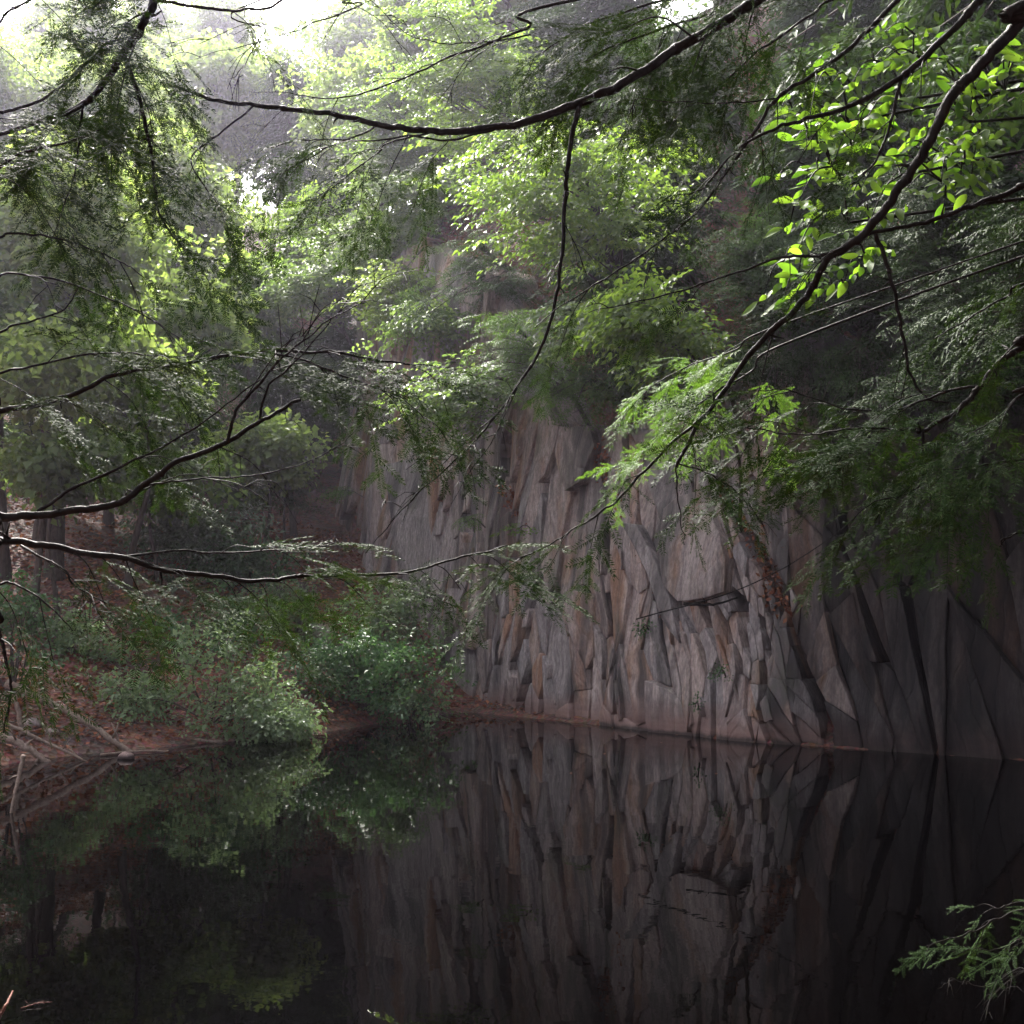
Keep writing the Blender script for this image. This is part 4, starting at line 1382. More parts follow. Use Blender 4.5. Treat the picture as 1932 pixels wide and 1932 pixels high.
def stones():
    r = np.random.default_rng(8)
    spots = [(95, 1378, 'grey stone beside the pale broken stick'), (140, 1412, 'wet stone at the water under the long fallen pole'), (238, 1424, 'small pale stone in the water by the fallen pole'),
             (60, 1345, 'half buried stone on the red bank at the left'), (600, 1195, 'dark boulder between the vine wrapped stumps and the cliff')]
    for i, (u, v, lab) in enumerate(spots):
        p = at_water(u, v, 0.05) if v > 1390 else P(u, v, 17 if u < 400 else 24)
        p[2] = max(gh(p[0], p[1]), 0.0) if v <= 1390 else 0.02
        R = r.uniform(0.07, 0.13) if i < 4 else 0.3
        th = np.linspace(0, np.pi, 7); ph = np.linspace(0, 2 * np.pi, 11)[:-1]
        TH, PH = np.meshgrid(th, ph, indexing='ij')
        rad = R * (1 + 0.45 * fbm(TH * 2 + i, PH * 1.0, 90 + i, 2))
        V = np.stack([rad * np.sin(TH) * np.cos(PH) * 1.3, rad * np.sin(TH) * np.sin(PH), rad * np.cos(TH) * 0.75], -1).reshape(-1, 3)
        ii, jj = np.meshgrid(np.arange(6), np.arange(10), indexing='ij')
        q = np.stack([ii * 10 + jj, ii * 10 + (jj + 1) % 10, (ii + 1) * 10 + (jj + 1) % 10, (ii + 1) * 10 + jj], -1).reshape(-1, 4)
        o = obj('stone', mesh_np('stone', V, q), M['rock']); o.location = p
        tag(o, lab, 'stone')


stones()

# ------------------------------------------------------------------ hemlocks near the camera
class Hemlock:
    def __init__(self, label, base, height, r0, seed):
        self.r = np.random.default_rng(seed)
        self.base = np.array([base[0], base[1], gh(*base) - 0.1])
        self.root = empty('hemlock_tree', self.base)
        tag(self.root, label, 'tree')
        top = self.base + np.array([0.1, 0.1, height])
        self.tk = curve([self.base, self.base * 0.6 + top * 0.4 + [0.05, -0.04, 0], top], 14)
        b = MB(); rad = r0 * (1 - 0.85 * np.linspace(0, 1, len(self.tk))); rad[0] *= 1.4
        b.tube(self.tk, rad, 12, True, 0.12)
        b.build('trunk', M['bark'], self.root, True, origin=self.base)

    def branch(self, pts, r0, r1=0.003, join=True, twigs=10, tl=(0.12, 0.4), dens=1.0, t0=0.0, t1=1.0, hang=0.35, bare=0.0, mat='needles', fs=1.0, frond_gap=0.075, tip=True):
        """pts: (u, v, Y) triples; joined to the trunk when join; twigs per metre carry fronds"""
        r = self.r
        p = [P(*q) for q in pts]
        r0 = r0 * 0.60; r1 = r1 * 0.7
        n_in = 0
        if join:
            a = p[0]; dv = norm(p[0] - p[1])
            hz = a[2] + dv[2] * 0.8 + 0.15
            i = int(np.argmin(abs(self.tk[:, 2] - hz)))
            p = [self.tk[i]] + [a * 0.5 + self.tk[i] * 0.5 + np.array([0, 0, 0.1])] + p
            n_in = 2
        per = 9
        c = curve(p, per)
        c = c + np.stack([fbm(np.arange(len(c)) * 0.35, np.full(len(c), k * 7.0 + r.random() * 50), 21, 2) for k in range(3)], 1) * 0.007
        rad = np.concatenate([np.full(n_in * per, r0 * 1.05), np.linspace(r0, r1, len(c) - n_in * per)])
        wood = MB(); nd = MB()
        wood.tube(c, rad, 8, True, 0.15)
        if r0 > 0.004:
            for _ in range(int(4 + 5 * r.random())):
                i = int(r.integers(n_in * per, len(c) - 4))
                d = norm(r.normal(0, 1, 3)); q = c[i]
                L = r.uniform(0.012, 0.05)
                wood.tube([q, q + d * L * 0.6, q + d * L + r.normal(0, 0.003, 3)], [rad[i] * 0.55, rad[i] * 0.32, rad[i] * 0.18], 5)
            for _ in range(5):
                i = int(r.integers(n_in * per, len(c) - 6))
                wood.tube([c[i - 1], c[i], c[i + 1]], [rad[i] * 0.9, rad[i] * r.uniform(1.15, 1.4), rad[i] * 0.9], 7)
        seg = np.linalg.norm(np.diff(c, axis=0), axis=1)
        cum = np.concatenate([[0], np.cumsum(seg)])
        s_in = cum[n_in * per] if join else 0.0
        Lv = cum[-1] - s_in
        nt = int(Lv * twigs * (t1 - t0))
        ends = []
        for k in range(nt):
            t = t0 + (t1 - t0) * (k + r.random()) / max(nt, 1)
            s = s_in + t * Lv
            i = min(np.searchsorted(cum, s), len(c) - 1)
            q = c[i]
            tan = norm(c[min(i + 1, len(c) - 1)] - c[max(i - 1, 0)])
            side = norm(np.cross(tan, [0, 0.25, 1.0])) * (1 if r.random() < 0.5 else -1)
            d = norm(tan * r.uniform(0.35, 1.0) + side * r.uniform(0.35, 1.0) + np.array([0, 0, -hang]) * r.uniform(0.2, 1.6) + r.normal(0, 0.2, 3))
            L = r.uniform(*tl) * (1 - 0.45 * t)
            m = q + d * L * 0.5 + np.array([0, 0, 0.03 * L]) + r.normal(0, 0.03, 3) * L
            e = q + d * L + np.array([0, 0, -0.22 * L])
            tc = curve([q, m, e], 5)
            wood.tube(tc, np.linspace(max(0.0015, rad[i] * 0.30), 0.0009, len(tc)), 4, False)
            if r.random() < bare:
                for _ in range(3):
                    j = r.integers(3, len(tc) - 1)
                    d2 = norm(d + r.normal(0, 0.6, 3))
                    wood.tube([tc[j], tc[j] + d2 * L * 0.2, tc[j] + d2 * L * 0.42 + [0, 0, -0.02]], [0.0013, 0.001, 0.0007], 3, False)
                continue
            ends.append((tc, d))
        if tip: ends.append((c[-10:], norm(c[-1] - c[-5])))
        pos, dirs = [], []
        for tc, d in ends:
            L = np.linalg.norm(tc[-1] - tc[0])
            nf = max(1, int(L / frond_gap * dens * 2.05))
            for k in range(nf):
                f = 1.0 if k == 0 else r.uniform(0.25, 0.95)
                idx = f * (len(tc) - 1); i0 = min(int(idx), len(tc) - 2)
                q = tc[i0] * (1 - (idx - i0)) + tc[i0 + 1] * (idx - i0)
                sd = norm(np.cross(d, [0, 0, 1.0])) * (1 if k % 2 else -1)
                dd = d + (sd * r.uniform(0.5, 1.3) if k else r.normal(0, 0.15, 3)) + np.array([0, 0, -0.25 * r.random()])
                pos.append(q); dirs.append(dd)
        if pos:
            m = len(pos)
            ups = np.tile([0, -0.15, 1.0], (m, 1)) + r.normal(0, 0.38, (m, 3))
            place(nd, 'hem', pos, dirs, ups, fs * r.uniform(0.55, 1.05, m), r)
        o = wood.build('branch', M['wet_bark'], self.root, True, origin=self.base)
        if nd.n:
            k = nd.build('needles', M[mat], o, False, origin=self.base)
        return o


left = Hemlock('dark hemlock reaching in from the left edge with long wet boughs', (-2.7, 3.4), 9.0, 0.15, 101)
right = Hemlock('dark hemlock reaching in from the upper right with black wet boughs', (3.3, 3.6), 11.0, 0.17, 102)
low = Hemlock('small hemlock with one spray above the dark water, lower right corner', (2.7, 4.3), 3.2, 0.05, 103)

# ---- left tree
L_ = left.branch
L_([(330, -120, 3.0), (290, 0, 3.0), (262, 60, 3.0), (235, 100, 3.02), (200, 150, 3.05), (150, 200, 3.1), (60, 235, 3.15), (-30, 260, 3.2)], 0.020, 0.008, True, 9, (0.15, 0.42), 1.5, 0.10, 1.0, 0.55)
L_([(237, 105, 3.02), (262, 190, 3.0), (280, 260, 3.0), (290, 330, 3.0), (300, 400, 3.0), (325, 445, 3.0), (352, 470, 3.0)], 0.010, 0.002, False, 15, (0.10, 0.22), 0.9, 0.05, 1.0, 0.3)
L_([(160, 195, 3.1), (150, 260, 3.1), (140, 330, 3.1), (118, 400, 3.15)], 0.006, 0.002, False, 9, (0.10, 0.24), 0.6, 0.0, 1.0, 0.4)
L_([(-60, 210, 3.1), (40, 200, 3.1), (120, 160, 3.1), (190, 90, 3.1), (230, 70, 3.1)], 0.008, 0.003, True, 17, (0.12, 0.38), 1.6, 0.0, 1.0, 0.55)
L_([(-60, 330, 2.9), (40, 290, 2.9), (120, 270, 2.9), (200, 240, 2.9)], 0.008, 0.003, True, 14, (0.12, 0.36), 1.4, 0.0, 1.0, 0.5)
L_([(-60, 60, 3.2), (20, 20, 3.2), (120, -30, 3.2)], 0.008, 0.003, True, 10, (0.1, 0.3), 1.0, 0.0, 1.0, 0.5)
L_([(290, 0, 3.05), (350, 10, 3.05), (430, 18, 3.05), (500, 15, 3.05), (555, -10, 3.05)], 0.008, 0.004, False, 10, (0.1, 0.26), 0.7, 0.0, 0.6, 0.5)
L_([(-60, 445, 3.0), (20, 442, 3.0), (90, 446, 3.0), (150, 462, 3.0), (220, 490, 3.0), (270, 520, 3.0)], 0.006, 0.002, True, 9, (0.12, 0.30), 0.5, 0.3, 1.0, 0.45, 0.3)
L_([(-60, 515, 3.1), (20, 515, 3.1), (110, 530, 3.1), (200, 560, 3.1), (280, 600, 3.1), (340, 640, 3.1)], 0.006, 0.002, True, 8, (0.12, 0.28), 0.4, 0.2, 1.0, 0.4, 0.5)
L_([(-60, 625, 3.0), (30, 610, 3.0), (110, 590, 3.0), (150, 540, 3.0)], 0.006, 0.002, True, 7, (0.1, 0.26), 0.4, 0.2, 1.0, 0.4, 0.4)
L_([(-60, 705, 3.0), (60, 690, 3.0), (200, 665, 3.0), (300, 672, 3.0)], 0.006, 0.003, True, 12, (0.12, 0.34), 1.0, 0.1, 1.0, 0.4)
L_([(-60, 786, 2.9), (0, 775, 2.9), (75, 762, 2.9), (150, 738, 2.9), (225, 705, 2.9), (330, 690, 2.9), (430, 672, 2.9), (520, 662, 2.92), (640, 668, 2.95), (740, 684, 3.0), (815, 690, 3.0)], 0.013, 0.003, True, 15, (0.10, 0.30), 1.0, 0.15, 1.0, 0.45, 0.1)
L_([(520, 665, 2.92), (600, 690, 2.92), (680, 720, 2.95), (760, 752, 3.0), (800, 790, 3.0)], 0.005, 0.002, False, 14, (0.10, 0.24), 1.0, 0.2, 1.0, 0.4, 0.1)
L_([(-60, 984, 2.7), (0, 976, 2.7), (80, 970, 2.7), (160, 962, 2.7), (230, 945, 2.7), (285, 905, 2.7), (340, 870, 2.7), (430, 832, 2.72), (500, 790, 2.75), (565, 752, 2.8)], 0.017, 0.006, True, 5, (0.15, 0.36), 0.3, 0.3, 1.0, 0.25, 0.8)
L_([(425, 835, 2.72), (450, 770, 2.7), (520, 690, 2.7), (600, 620, 2.7), (690, 570, 2.7)], 0.007, 0.0016, False, 12, (0.15, 0.4), 0.1, 0.2, 1.0, 0.05, 1.0, tip=False)
L_([(490, 800, 2.75), (500, 740, 2.75), (560, 680, 2.75), (620, 610, 2.75), (655, 575, 2.75)], 0.005, 0.0014, False, 10, (0.12, 0.35), 0.1, 0.2, 1.0, 0.05, 1.0, tip=False)
L_([(70, 965, 2.72), (130, 925, 2.72), (230, 880, 2.72), (330, 830, 2.72), (420, 770, 2.72), (520, 690, 2.72)], 0.007, 0.0016, False, 6, (0.12, 0.32), 0.1, 0.3, 1.0, 0.1, 1.0, tip=False)
L_([(265, 920, 2.72), (360, 905, 2.72), (470, 898, 2.74), (560, 880, 2.76), (640, 840, 2.8), (680, 800, 2.8)], 0.004, 0.0012, False, 5, (0.08, 0.2), 0.1, 0.2, 1.0, 0.2, 1.0, tip=False)
L_([(-60, 1010, 2.8), (0, 1018, 2.8), (75, 1028, 2.8), (150, 1042, 2.8), (230, 1052, 2.8), (310, 1075, 2.82), (400, 1086, 2.85), (485, 1095, 2.9), (560, 1090, 2.95), (650, 1086, 3.0), (770, 1078, 3.0), (860, 1055, 3.05), (960, 1030, 3.1)], 0.015, 0.003, True, 17, (0.08, 0.24), 1.15, 0.18, 1.0, 0.4, 0.1)
L_([(230, 1052, 2.8), (330, 1040, 2.85), (430, 1042, 2.9), (560, 1035, 2.95), (630, 1025, 3.0)], 0.005, 0.002, False, 12, (0.06, 0.16), 0.9, 0.3, 1.0, 0.1, 0.2)
L_([(40, 1030, 2.75), (110, 1070, 2.7), (150, 1110, 2.7), (200, 1140, 2.7)], 0.005, 0.002, False, 9, (0.1, 0.26), 0.6, 0.1, 1.0, 0.3, 0.5)
L_([(-70, 1090, 2.9), (20, 1100, 2.9), (90, 1140, 2.9), (140, 1190, 2.9)], 0.006, 0.002, True, 10, (0.1, 0.3), 0.6, 0.2, 1.0, 0.5, 0.3)
L_([(-40, 1120, 3.1), (-5, 1180, 3.1), (8, 1230, 3.1), (20, 1290, 3.1), (16, 1340, 3.1), (4, 1385, 3.1)], 0.010, 0.003, True, 8, (0.1, 0.25), 0.3, 0.3, 1.0, 0.3, 0.8, tip=False)

# ---- right tree
R_ = right.branch
R_([(1530, -70, 3.3), (1430, 0, 3.3), (1340, 55, 3.3), (1250, 110, 3.3), (1180, 155, 3.3), (1110, 186, 3.3), (1040, 215, 3.3), (960, 236, 3.3), (880, 246, 3.3), (820, 248, 3.3), (760, 242, 3.3), (700, 232, 3.3), (640, 218, 3.3), (560, 206, 3.3), (480, 198, 3.3), (420, 193, 3.3), (370, 178, 3.3), (330, 163, 3.3)],
   0.026, 0.006, True, 8, (0.15, 0.40), 0.9, 0.0, 0.35, 0.15)
R_([(960, 236, 3.3), (860, 262, 3.28), (760, 258, 3.26), (680, 265, 3.25), (600, 262, 3.25), (520, 275, 3.25)], 0.006, 0.002, False, 13, (0.10, 0.30), 1.0, 0.2, 1.0, 0.55, 0.1)
R_([(820, 248, 3.3), (740, 268, 3.3), (700, 300, 3.3), (640, 345, 3.3), (590, 375, 3.3)], 0.005, 0.002, False, 14, (0.08, 0.2), 1.0, 0.2, 1.0, 0.4)
R_([(715, 236, 3.3), (640, 270, 3.3), (560, 310, 3.3), (500, 345, 3.3)], 0.005, 0.002, False, 13, (0.08, 0.2), 1.0, 0.2, 1.0, 0.4)
R_([(480, 198, 3.3), (420, 250, 3.3), (360, 300, 3.3), (400, 370, 3.3), (430, 430, 3.3)], 0.005, 0.002, False, 12, (0.08, 0.22), 0.9, 0.1, 1.0, 0.4)
R_([(1095, 192, 3.3), (1080, 250, 3.3), (1070, 330, 3.3), (1065, 400, 3.3), (1058, 500, 3.28), (1045, 580, 3.26), (1020, 660, 3.25), (975, 730, 3.25), (915, 810, 3.25), (840, 885, 3.25), (760, 960, 3.25), (690, 1045, 3.25)], 0.013, 0.0015, False, 5, (0.12, 0.36), 0.1, 0.15, 0.95, 0.5, 1.0, tip=False)
R_([(930, 790, 3.25), (860, 850, 3.25), (790, 920, 3.25), (735, 985, 3.25)], 0.003, 0.001, False, 8, (0.1, 0.3), 0.1, 0.1, 1.0, 0.2, 1.0, tip=False)
R_([(975, 730, 3.25), (930, 830, 3.25), (880, 900, 3.25), (850, 950, 3.25)], 0.003, 0.001, False, 8, (0.1, 0.3), 0.1, 0.1, 1.0, 0.2, 1.0, tip=False)
# bare twigs of the upper middle
R_([(1080, 0, 3.4), (1000, 50, 3.4), (930, 78, 3.4), (840, 110, 3.4), (760, 150, 3.4), (640, 185, 3.4), (560, 178, 3.4), (470, 172, 3.4)], 0.008, 0.0014, True, 9, (0.12, 0.36), 0.1, 0.1, 1.0, 0.0, 1.0, tip=False)
R_([(760, -20, 3.3), (680, 10, 3.3), (600, 40, 3.3), (520, 70, 3.3), (440, 90, 3.3), (370, 110, 3.3)], 0.005, 0.001, True, 9, (0.12, 0.36), 0.1, 0.0, 1.0, 0.0, 1.0, tip=False)
R_([(1000, 65, 3.4), (900, 80, 3.4), (820, 80, 3.4), (760, 60, 3.4), (720, 20, 3.4)], 0.004, 0.001, False, 10, (0.12, 0.34), 0.1, 0.0, 1.0, 0.0, 1.0, tip=False)
R_([(560, -20, 3.2), (500, 60, 3.2), (455, 130, 3.2), (430, 150, 3.2)], 0.004, 0.001, True, 8, (0.1, 0.3), 0.1, 0.0, 1.0, 0.1, 1.0, tip=False)
# foliage of the upper middle right
R_([(1560, -60, 3.5), (1440, -20, 3.5), (1330, 30, 3.5), (1230, 60, 3.5), (1130, 100, 3.5), (1060, 150, 3.5)], 0.010, 0.003, True, 17, (0.12, 0.36), 1.3, 0.1, 1.0, 0.5)
R_([(1440, -40, 3.6), (1300, -10, 3.6), (1180, 20, 3.6), (1080, 60, 3.6), (1010, 110, 3.6)], 0.008, 0.003, True, 14, (0.12, 0.36), 1.2, 0.1, 1.0, 0.5)
R_([(1640, -20, 3.5), (1530, 30, 3.5), (1440, 90, 3.5), (1370, 150, 3.5), (1310, 190, 3.5)], 0.008, 0.003, True, 15, (0.12, 0.34), 1.2, 0.1, 1.0, 0.5)
R_([(1780, -60, 3.2), (1696, 0, 3.2), (1640, 55, 3.2), (1585, 105, 3.2), (1520, 150, 3.2), (1466, 185, 3.2), (1430, 240, 3.2), (1380, 310, 3.2), (1335, 375, 3.2), (1290, 423, 3.2), (1220, 475, 3.2), (1150, 520, 3.2), (1056, 580, 3.2), (1010, 620, 3.2)], 0.013, 0.0016, True, 7, (0.10, 0.3), 0.5, 0.15, 0.9, 0.4, 0.55, tip=False)
R_([(1930, -70, 3.0), (1850, 0, 3.0), (1780, 75, 3.0), (1700, 145, 3.0), (1650, 178, 3.0), (1580, 208, 3.0), (1520, 225, 3.0), (1470, 240, 3.0), (1400, 275, 3.0), (1330, 350, 3.0), (1290, 370, 3.0)], 0.018, 0.002, True, 9, (0.10, 0.32), 0.7, 0.3, 1.0, 0.45, 0.35)
R_([(1466, 188, 3.2), (1380, 195, 3.2), (1290, 192, 3.2), (1200, 188, 3.2)], 0.004, 0.0015, False, 8, (0.1, 0.26), 0.6, 0.1, 1.0, 0.4, 0.4)
R_([(1700, 148, 3.0), (1685, 210, 3.0), (1660, 290, 3.0), (1630, 330, 3.0), (1600, 350, 3.0)], 0.008, 0.002, False, 8, (0.08, 0.2), 0.5, 0.2, 1.0, 0.3, 0.5)
R_([(1960, 0, 2.8), (1925, 40, 2.8), (1880, 90, 2.8), (1835, 140, 2.8), (1800, 175, 2.8), (1765, 240, 2.8), (1735, 300, 2.8), (1690, 365, 2.8), (1650, 420, 2.82), (1600, 465, 2.85), (1560, 490, 2.85), (1530, 545, 2.9), (1490, 595, 2.9), (1430, 650, 2.95), (1380, 720, 3.0), (1330, 785, 3.0), (1290, 850, 3.0), (1275, 880, 3.0)], 0.026, 0.006, True, 4, (0.12, 0.34), 0.6, 0.4, 1.0, 0.3, 0.4, tip=False)
R_([(1330, 785, 3.0), (1260, 845, 3.0), (1200, 905, 3.0), (1150, 955, 3.0), (1090, 995, 3.0), (1030, 1030, 3.0), (970, 1060, 3.0)], 0.007, 0.002, False, 13, (0.08, 0.24), 0.9, 0.35, 1.0, 0.4, 0.1)
R_([(1275, 880, 3.0), (1278, 930, 3.0), (1285, 990, 3.0), (1292, 1030, 3.0)], 0.004, 0.001, False, 8, (0.06, 0.16), 0.3, 0.0, 0.6, 0.4, 0.5, tip=False)
R_([(1282, 875, 3.0), (1330, 890, 3.0), (1380, 920, 3.0), (1410, 950, 3.0)], 0.004, 0.0015, False, 14, (0.06, 0.18), 0.9, 0.1, 1.0, 0.4, 0.1)
R_([(1990, 340, 2.9), (1932, 352, 2.9), (1870, 375, 2.9), (1800, 400, 2.9), (1730, 425, 2.9), (1640, 440, 2.9), (1560, 480, 2.9), (1480, 485, 2.92), (1400, 510, 2.95), (1300, 545, 3.0), (1200, 570, 3.0), (1110, 590, 3.0)], 0.013, 0.0015, True, 6, (0.10, 0.3), 0.5, 0.4, 1.0, 0.3, 0.5, tip=False)
R_([(1650, 440, 2.85), (1670, 490, 2.85), (1690, 560, 2.85), (1705, 640, 2.85), (1720, 710, 2.85), (1750, 750, 2.85), (1790, 760, 2.85)], 0.009, 0.003, False, 6, (0.08, 0.24), 0.4, 0.2, 1.0, 0.3, 0.5)
R_([(1990, 620, 2.7), (1932, 655, 2.7), (1885, 685, 2.7), (1845, 735, 2.7), (1800, 780, 2.7), (1745, 810, 2.7), (1730, 815, 2.7)], 0.014, 0.006, True, 8, (0.12, 0.3), 0.8, 0.1, 1.0, 0.35)
R_([(1745, 812, 2.7), (1660, 808, 2.75), (1580, 812, 2.8), (1530, 822, 2.85), (1450, 812, 2.9), (1380, 800, 2.95)], 0.006, 0.002, False, 16, (0.10, 0.30), 1.1, 0.0, 1.0, 0.25, 0.05)
R_([(1850, 730, 2.7), (1780, 740, 2.75), (1700, 770, 2.8), (1600, 770, 2.85), (1500, 740, 2.9), (1430, 735, 2.9)], 0.006, 0.002, False, 15, (0.10, 0.32), 1.0, 0.0, 1.0, 0.25, 0.05)
R_([(1742, 815, 2.7), (1745, 860, 2.7), (1735, 910, 2.7), (1700, 935, 2.7), (1650, 945, 2.7)], 0.006, 0.002, False, 16, (0.10, 0.26), 1.1, 0.1, 1.0, 0.3)
R_([(1990, 860, 2.6), (1900, 870, 2.6), (1830, 880, 2.6), (1760, 890, 2.65)], 0.006, 0.002, True, 14, (0.10, 0.28), 1.1, 0.1, 1.0, 0.4)
R_([(1990, 720, 2.6), (1930, 745, 2.6), (1880, 790, 2.6), (1830, 820, 2.6)], 0.006, 0.002, True, 14, (0.10, 0.3), 1.0, 0.1, 1.0, 0.4)
R_([(1990, 520, 2.9), (1900, 560, 2.9), (1830, 600, 2.9), (1760, 640, 2.9)], 0.006, 0.002, True, 12, (0.10, 0.3), 0.9, 0.1, 1.0, 0.4)
R_([(1990, 1000, 2.6), (1940, 1000, 2.6), (1900, 1015, 2.6), (1885, 1030, 2.6)], 0.004, 0.002, True, 10, (0.05, 0.14), 0.8, 0.4, 1.0, 0.4)
# a sunlit bough of young growth, farther out
R_([(1500, 640, 4.6), (1420, 700, 4.7), (1350, 740, 4.8), (1280, 790, 4.9), (1220, 840, 5.0), (1170, 890, 5.0)], 0.008, 0.002, True, 17, (0.14, 0.42), 1.9, 0.1, 1.0, 0.02, 0.0, 'young_needles', 0.62)
R_([(1480, 610, 4.6), (1390, 660, 4.7), (1300, 690, 4.8), (1230, 730, 4.9), (1190, 770, 4.9)], 0.006, 0.002, True, 17, (0.14, 0.40), 1.8, 0.2, 1.0, 0.02, 0.0, 'young_needles', 0.62)
# boughs overhead and behind, out of the picture: the tree's own crown
def overhead(tree_, n, z0, z1, seed, reach=3.2):
    r = np.random.default_rng(seed)
    b = MB(); w = MB()
    for k in range(n):
        i = int(np.argmin(abs(tree_.tk[:, 2] - r.uniform(z0, z1))))
        a = tree_.tk[i]
        th = r.uniform(0, 2 * np.pi)
        L = reach * r.uniform(0.5, 1.0)
        e = a + np.array([math.cos(th), math.sin(th), 0.05]) * L
        lc = curve([a, (a + e) / 2 + [0, 0, 0.25], e], 6)
        w.tube(lc, np.linspace(0.03, 0.005, len(lc)), 5, False)
        m = 16
        t = r.uniform(0.2, 1, m); i0 = (t * (len(lc) - 1)).astype(int)
        d = np.tile(norm(e - a), (m, 1)) + r.normal(0, 0.6, (m, 3)); d[:, 2] = -0.15
        place(b, 'hem_mid', lc[i0] + r.normal(0, 0.1, (m, 3)), d, np.tile([0, 0, 1.0], (m, 1)), r.uniform(0.9, 1.5, m), r)
    w.build('limbs', M['bark'], tree_.root, True, origin=tree_.base)
    b.build('crown', M['needles'], tree_.root, False, origin=tree_.base)


overhead(right, 40, 4.8, 11.5, 1, 3.9)
overhead(left, 22, 4.9, 9.0, 2, 2.9)

# tall unseen hemlocks added beside and behind the camera to block sky light
big = tree('hemlock_tree', 'tall unseen hemlock added on the near bank for shade', 'tree', (9.3, 7.2, gh(9.3, 7.2)), (9.3, 7.2, 17.5), (9.3, 7.2, 11.4), (4.8, 4.8, 6.2), 'hem_far', 'needles', n_limbs=130, per=8, r0=0.26, seed=61, conifer=True, group='tall unseen hemlocks added for shade', scale=1.35)
tree('hemlock_tree', 'great unseen hemlock added over the pond to shade the right end of the cliff', 'tree', (9.0, 9.4, gh(9.0, 9.4) - 0.2), (6.4, 10.4, 15.5), (6.3, 10.6, 11.4), (4.3, 3.8, 3.9), 'hem_far', 'needles', n_limbs=150, per=8, r0=0.24, seed=62, conifer=True, scale=1.3)  # added above the view; its leaning crown keeps sky light off the right wall
for k, (x, y, sc) in enumerate([(9.9, 10.2, 0.95), (10.8, 11.4, 1.0), (13.4, 12.4, 1.1), (13, 7.5, 1.1), (6.4, 2.0, 1.0), (11.6, 8.9, 1.15), (7.6, 4.5, 1.0), (5.2, -2.6, 1.0), (10.5, -1, 1.1), (3, -8, 1.2)]):
    copy_tree(big, (x, y, gh(x, y) - 0.1), 1.3 * k, sc, 'tall unseen hemlock added on the near bank for shade', 'tall unseen hemlocks added for shade')

low.branch([(1990, 1700, 3.6), (1930, 1715, 3.6), (1880, 1735, 3.6), (1830, 1760, 3.6), (1780, 1772, 3.6), (1745, 1785, 3.6)], 0.006, 0.002, True, 16, (0.06, 0.16), 0.8, 0.0, 1.0, 0.1, fs=0.6)
low.branch([(1990, 1760, 3.6), (1930, 1770, 3.6), (1880, 1790, 3.6), (1840, 1790, 3.6)], 0.005, 0.002, True, 14, (0.06, 0.16), 0.8, 0.0, 1.0, 0.15, fs=0.6)
low.branch([(1990, 1690, 3.7), (1930, 1700, 3.7), (1890, 1710, 3.7), (1850, 1725, 3.7)], 0.005, 0.002, True, 14, (0.06, 0.14), 0.7, 0.0, 1.0, 0.05, fs=0.6)
low.branch([(1990, 1800, 3.5), (1920, 1830, 3.5), (1860, 1860, 3.5), (1800, 1850, 3.5), (1770, 1865, 3.5)], 0.005, 0.001, True, 16, (0.1, 0.24), 0.1, 0.0, 1.0, 0.3, 1.0, tip=False)

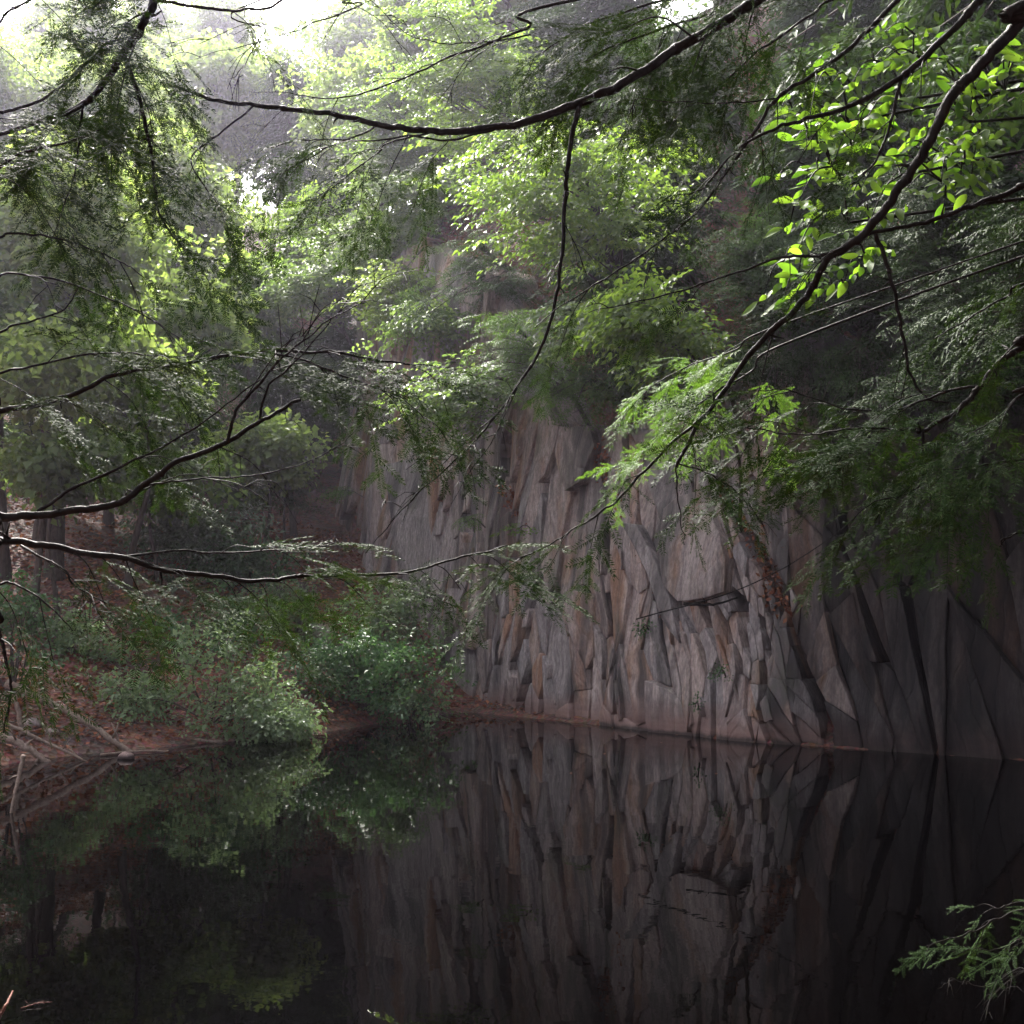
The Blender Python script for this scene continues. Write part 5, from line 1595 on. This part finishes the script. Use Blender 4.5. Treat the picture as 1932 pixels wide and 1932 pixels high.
# ------------------------------------------------------------------ the broad bright leaves at the upper right
def hickory():
    r = np.random.default_rng(55)
    base = np.array([3.9, 5.6, gh(3.9, 5.6) - 0.1])
    root = empty('hickory_tree', base)
    tag(root, 'young hickory with large glowing yellow green leaves at the upper right', 'tree')
    top = base + np.array([-0.3, -0.2, 7.0])
    tk = curve([base, (base + top) / 2 + [0.1, 0.05, 0], top], 12)
    b = MB(); b.tube(tk, np.linspace(0.08, 0.02, len(tk)), 8, True, 0.15); b.build('trunk', M['bark'], root, True, origin=base)
    # four leaf shapes shared by all leaves
    shapes = []
    for k in range(4):
        n = 9
        t = np.linspace(0, 1, n)
        w = 0.38 * np.sin(np.pi * t ** 0.85) ** 0.8 * (0.9 + 0.2 * t)
        w[0] = 0.02; w[-1] = 0.0
        bend = -0.16 * t ** 2 + 0.03 * r.normal() * np.sin(3 * t)
        cen = np.column_stack([t, 0.04 * np.sin(2.5 * t + k), bend])
        V = np.vstack([cen, cen + np.column_stack([0 * t, w * 0.5, 0.10 * w]), cen - np.column_stack([0 * t, w * 0.5, -0.10 * w])])
        i = np.arange(n - 1)
        Q = np.vstack([np.stack([i, i + 1, n + i + 1, n + i], -1), np.stack([i + 1, i, 2 * n + i, 2 * n + i + 1], -1)])
        me = mesh_np('leaf', V * 0.080, Q, True)
        me.materials.append(M['hickory'])
        shapes.append(me)
    spots = [(1561, 130), (1540, 160), (1506, 178), (1496, 222), (1531, 232), (1566, 262), (1541, 312), (1576, 300), (1611, 280), (1636, 222), (1676, 90), (1726, 65), (1706, 105),
             (1656, 130), (1666, 262), (1676, 315), (1591, 335), (1756, 305), (1790, 298), (1776, 342), (1820, 300), (1826, 140), (1891, 100), (1916, 130), (1896, 170), (1870, 150), (1806, 188),
             (1776, 195), (1856, 220), (1846, 262), (1736, 210), (1511, 385), (1490, 425), (1506, 520), (1561, 515), (1631, 478), (1500, 485), (1666, 355), (1606, 160), (1521, 350), (1556, 205), (1700, 160), (1600, 235), (1530, 275), (1750, 130)]
    hubs = [P(1700, 190, 5.3), P(1830, 230, 5.2), P(1600, 230, 5.4), P(1700, 330, 5.3), P(1600, 420, 5.3)]
    tw = MB()
    for h in hubs:
        i = int(np.argmin(abs(tk[:, 2] - (h[2] + 0.1))))
        lc = curve([tk[i], (tk[i] + h) / 2 + [0, 0, 0.12], h], 8)
        tw.tube(lc, np.linspace(0.014, 0.006, len(lc)), 6, False)
    cnt = 0
    more = MB()
    spots = spots + [(u + r.normal(0, 26), v + r.normal(0, 24)) for (u, v) in spots] + [(u + r.normal(0, 30), v + r.normal(0, 26)) for (u, v) in spots[:20]] + [(1480, 560), (1440, 560), (1530, 560), (1590, 440), (1560, 400), (1640, 420)]
    reached = list(hubs)
    todo = sorted([P(u, v, r.uniform(4.9, 5.6)) for (u, v) in spots], key=lambda c: min(np.linalg.norm(q - c) for q in hubs))
    for c in todo:
        h = min(reached, key=lambda q: np.linalg.norm(q - c) + 0.25 * abs(q[0] - c[0] < 0))
        reached.append(c)
        lc = curve([h, (h + c) / 2 + [0, 0, 0.05], c], 6)
        tw.tube(lc, np.linspace(0.005, 0.002, len(lc)), 5, False)
        dirv = norm(c - h + np.array([-0.3, 0, -0.1]) + r.normal(0, 0.15, 3))
        sd = norm(np.cross(dirv, [0, -0.5, 1.0]))
        nl = int(r.integers(6, 11))
        for k in range(nl):
            pair = k // 2
            sgn = 1 if k % 2 else -1
            if k == nl - 1: d = dirv; p0 = c + dirv * 0.03
            else:
                d = norm(dirv * r.uniform(0.3, 0.7) + sd * sgn + np.array([0, 0, -0.25 * r.random()]))
                p0 = c - dirv * (0.015 + 0.045 * pair)
            up = np.array([0, -0.9, 0.5]) + r.normal(0, 0.4, 3)
            R = frame(d, up)
            sc = r.uniform(0.6, 1.3)
            if cnt >= 290:                       # the rest of the leaves as one part
                me = shapes[int(r.integers(4))]
                co = np.array([v.co[:] for v in me.vertices])
                more.add(co @ (R * sc).T + p0, np.array([p.vertices[:] for p in me.polygons]))
                cnt += 1
                continue
            o = bpy.data.objects.new('leaf', shapes[int(r.integers(4))])
            COL.objects.link(o)
            o.parent = root
            Mx = Matrix([[*(R[i] * sc), (p0 - base)[i]] for i in range(3)] + [[0, 0, 0, 1]])
            o.matrix_local = Mx
            cnt += 1
    tw.build('twigs', M['wet_bark'], root, True, origin=base)
    mo = more.build('foliage', M['hickory'], root, True, origin=base)
    mo['kind'] = 'stuff'


hickory()

# ------------------------------------------------------------------ mist
def haze():
    m, nt, out = newmat('mist')
    v = nt.nodes.new('ShaderNodeVolumePrincipled')
    v.inputs['Color'].default_value = (0.80, 0.75, 0.97, 1)
    v.inputs['Density'].default_value = 0.0010
    v.inputs['Anisotropy'].default_value = 0.88
    for k in ('Density Attribute', 'Temperature Attribute', 'Color Attribute'):
        if k in v.inputs: v.inputs[k].default_value = ''
    nt.links.new(v.outputs[0], out.inputs['Volume'])
    try: m.cycles.homogeneous_volume = True
    except Exception: pass
    x, y0, y1, z0, z1 = 124, -124, 124, -6, 42
    V = np.array([(-x, y0, z0), (x, y0, z0), (x, y1, z0), (-x, y1, z0), (-x, y0, z1), (x, y0, z1), (x, y1, z1), (-x, y1, z1)], float)
    Q = [(0, 3, 2, 1), (4, 5, 6, 7), (0, 1, 5, 4), (1, 2, 6, 5), (2, 3, 7, 6), (3, 0, 4, 7)]
    o = obj('haze', mesh_np('haze', V, np.array(Q)), m)
    tag(o, 'pale morning mist drifting over the quarry', kind='stuff')


haze()
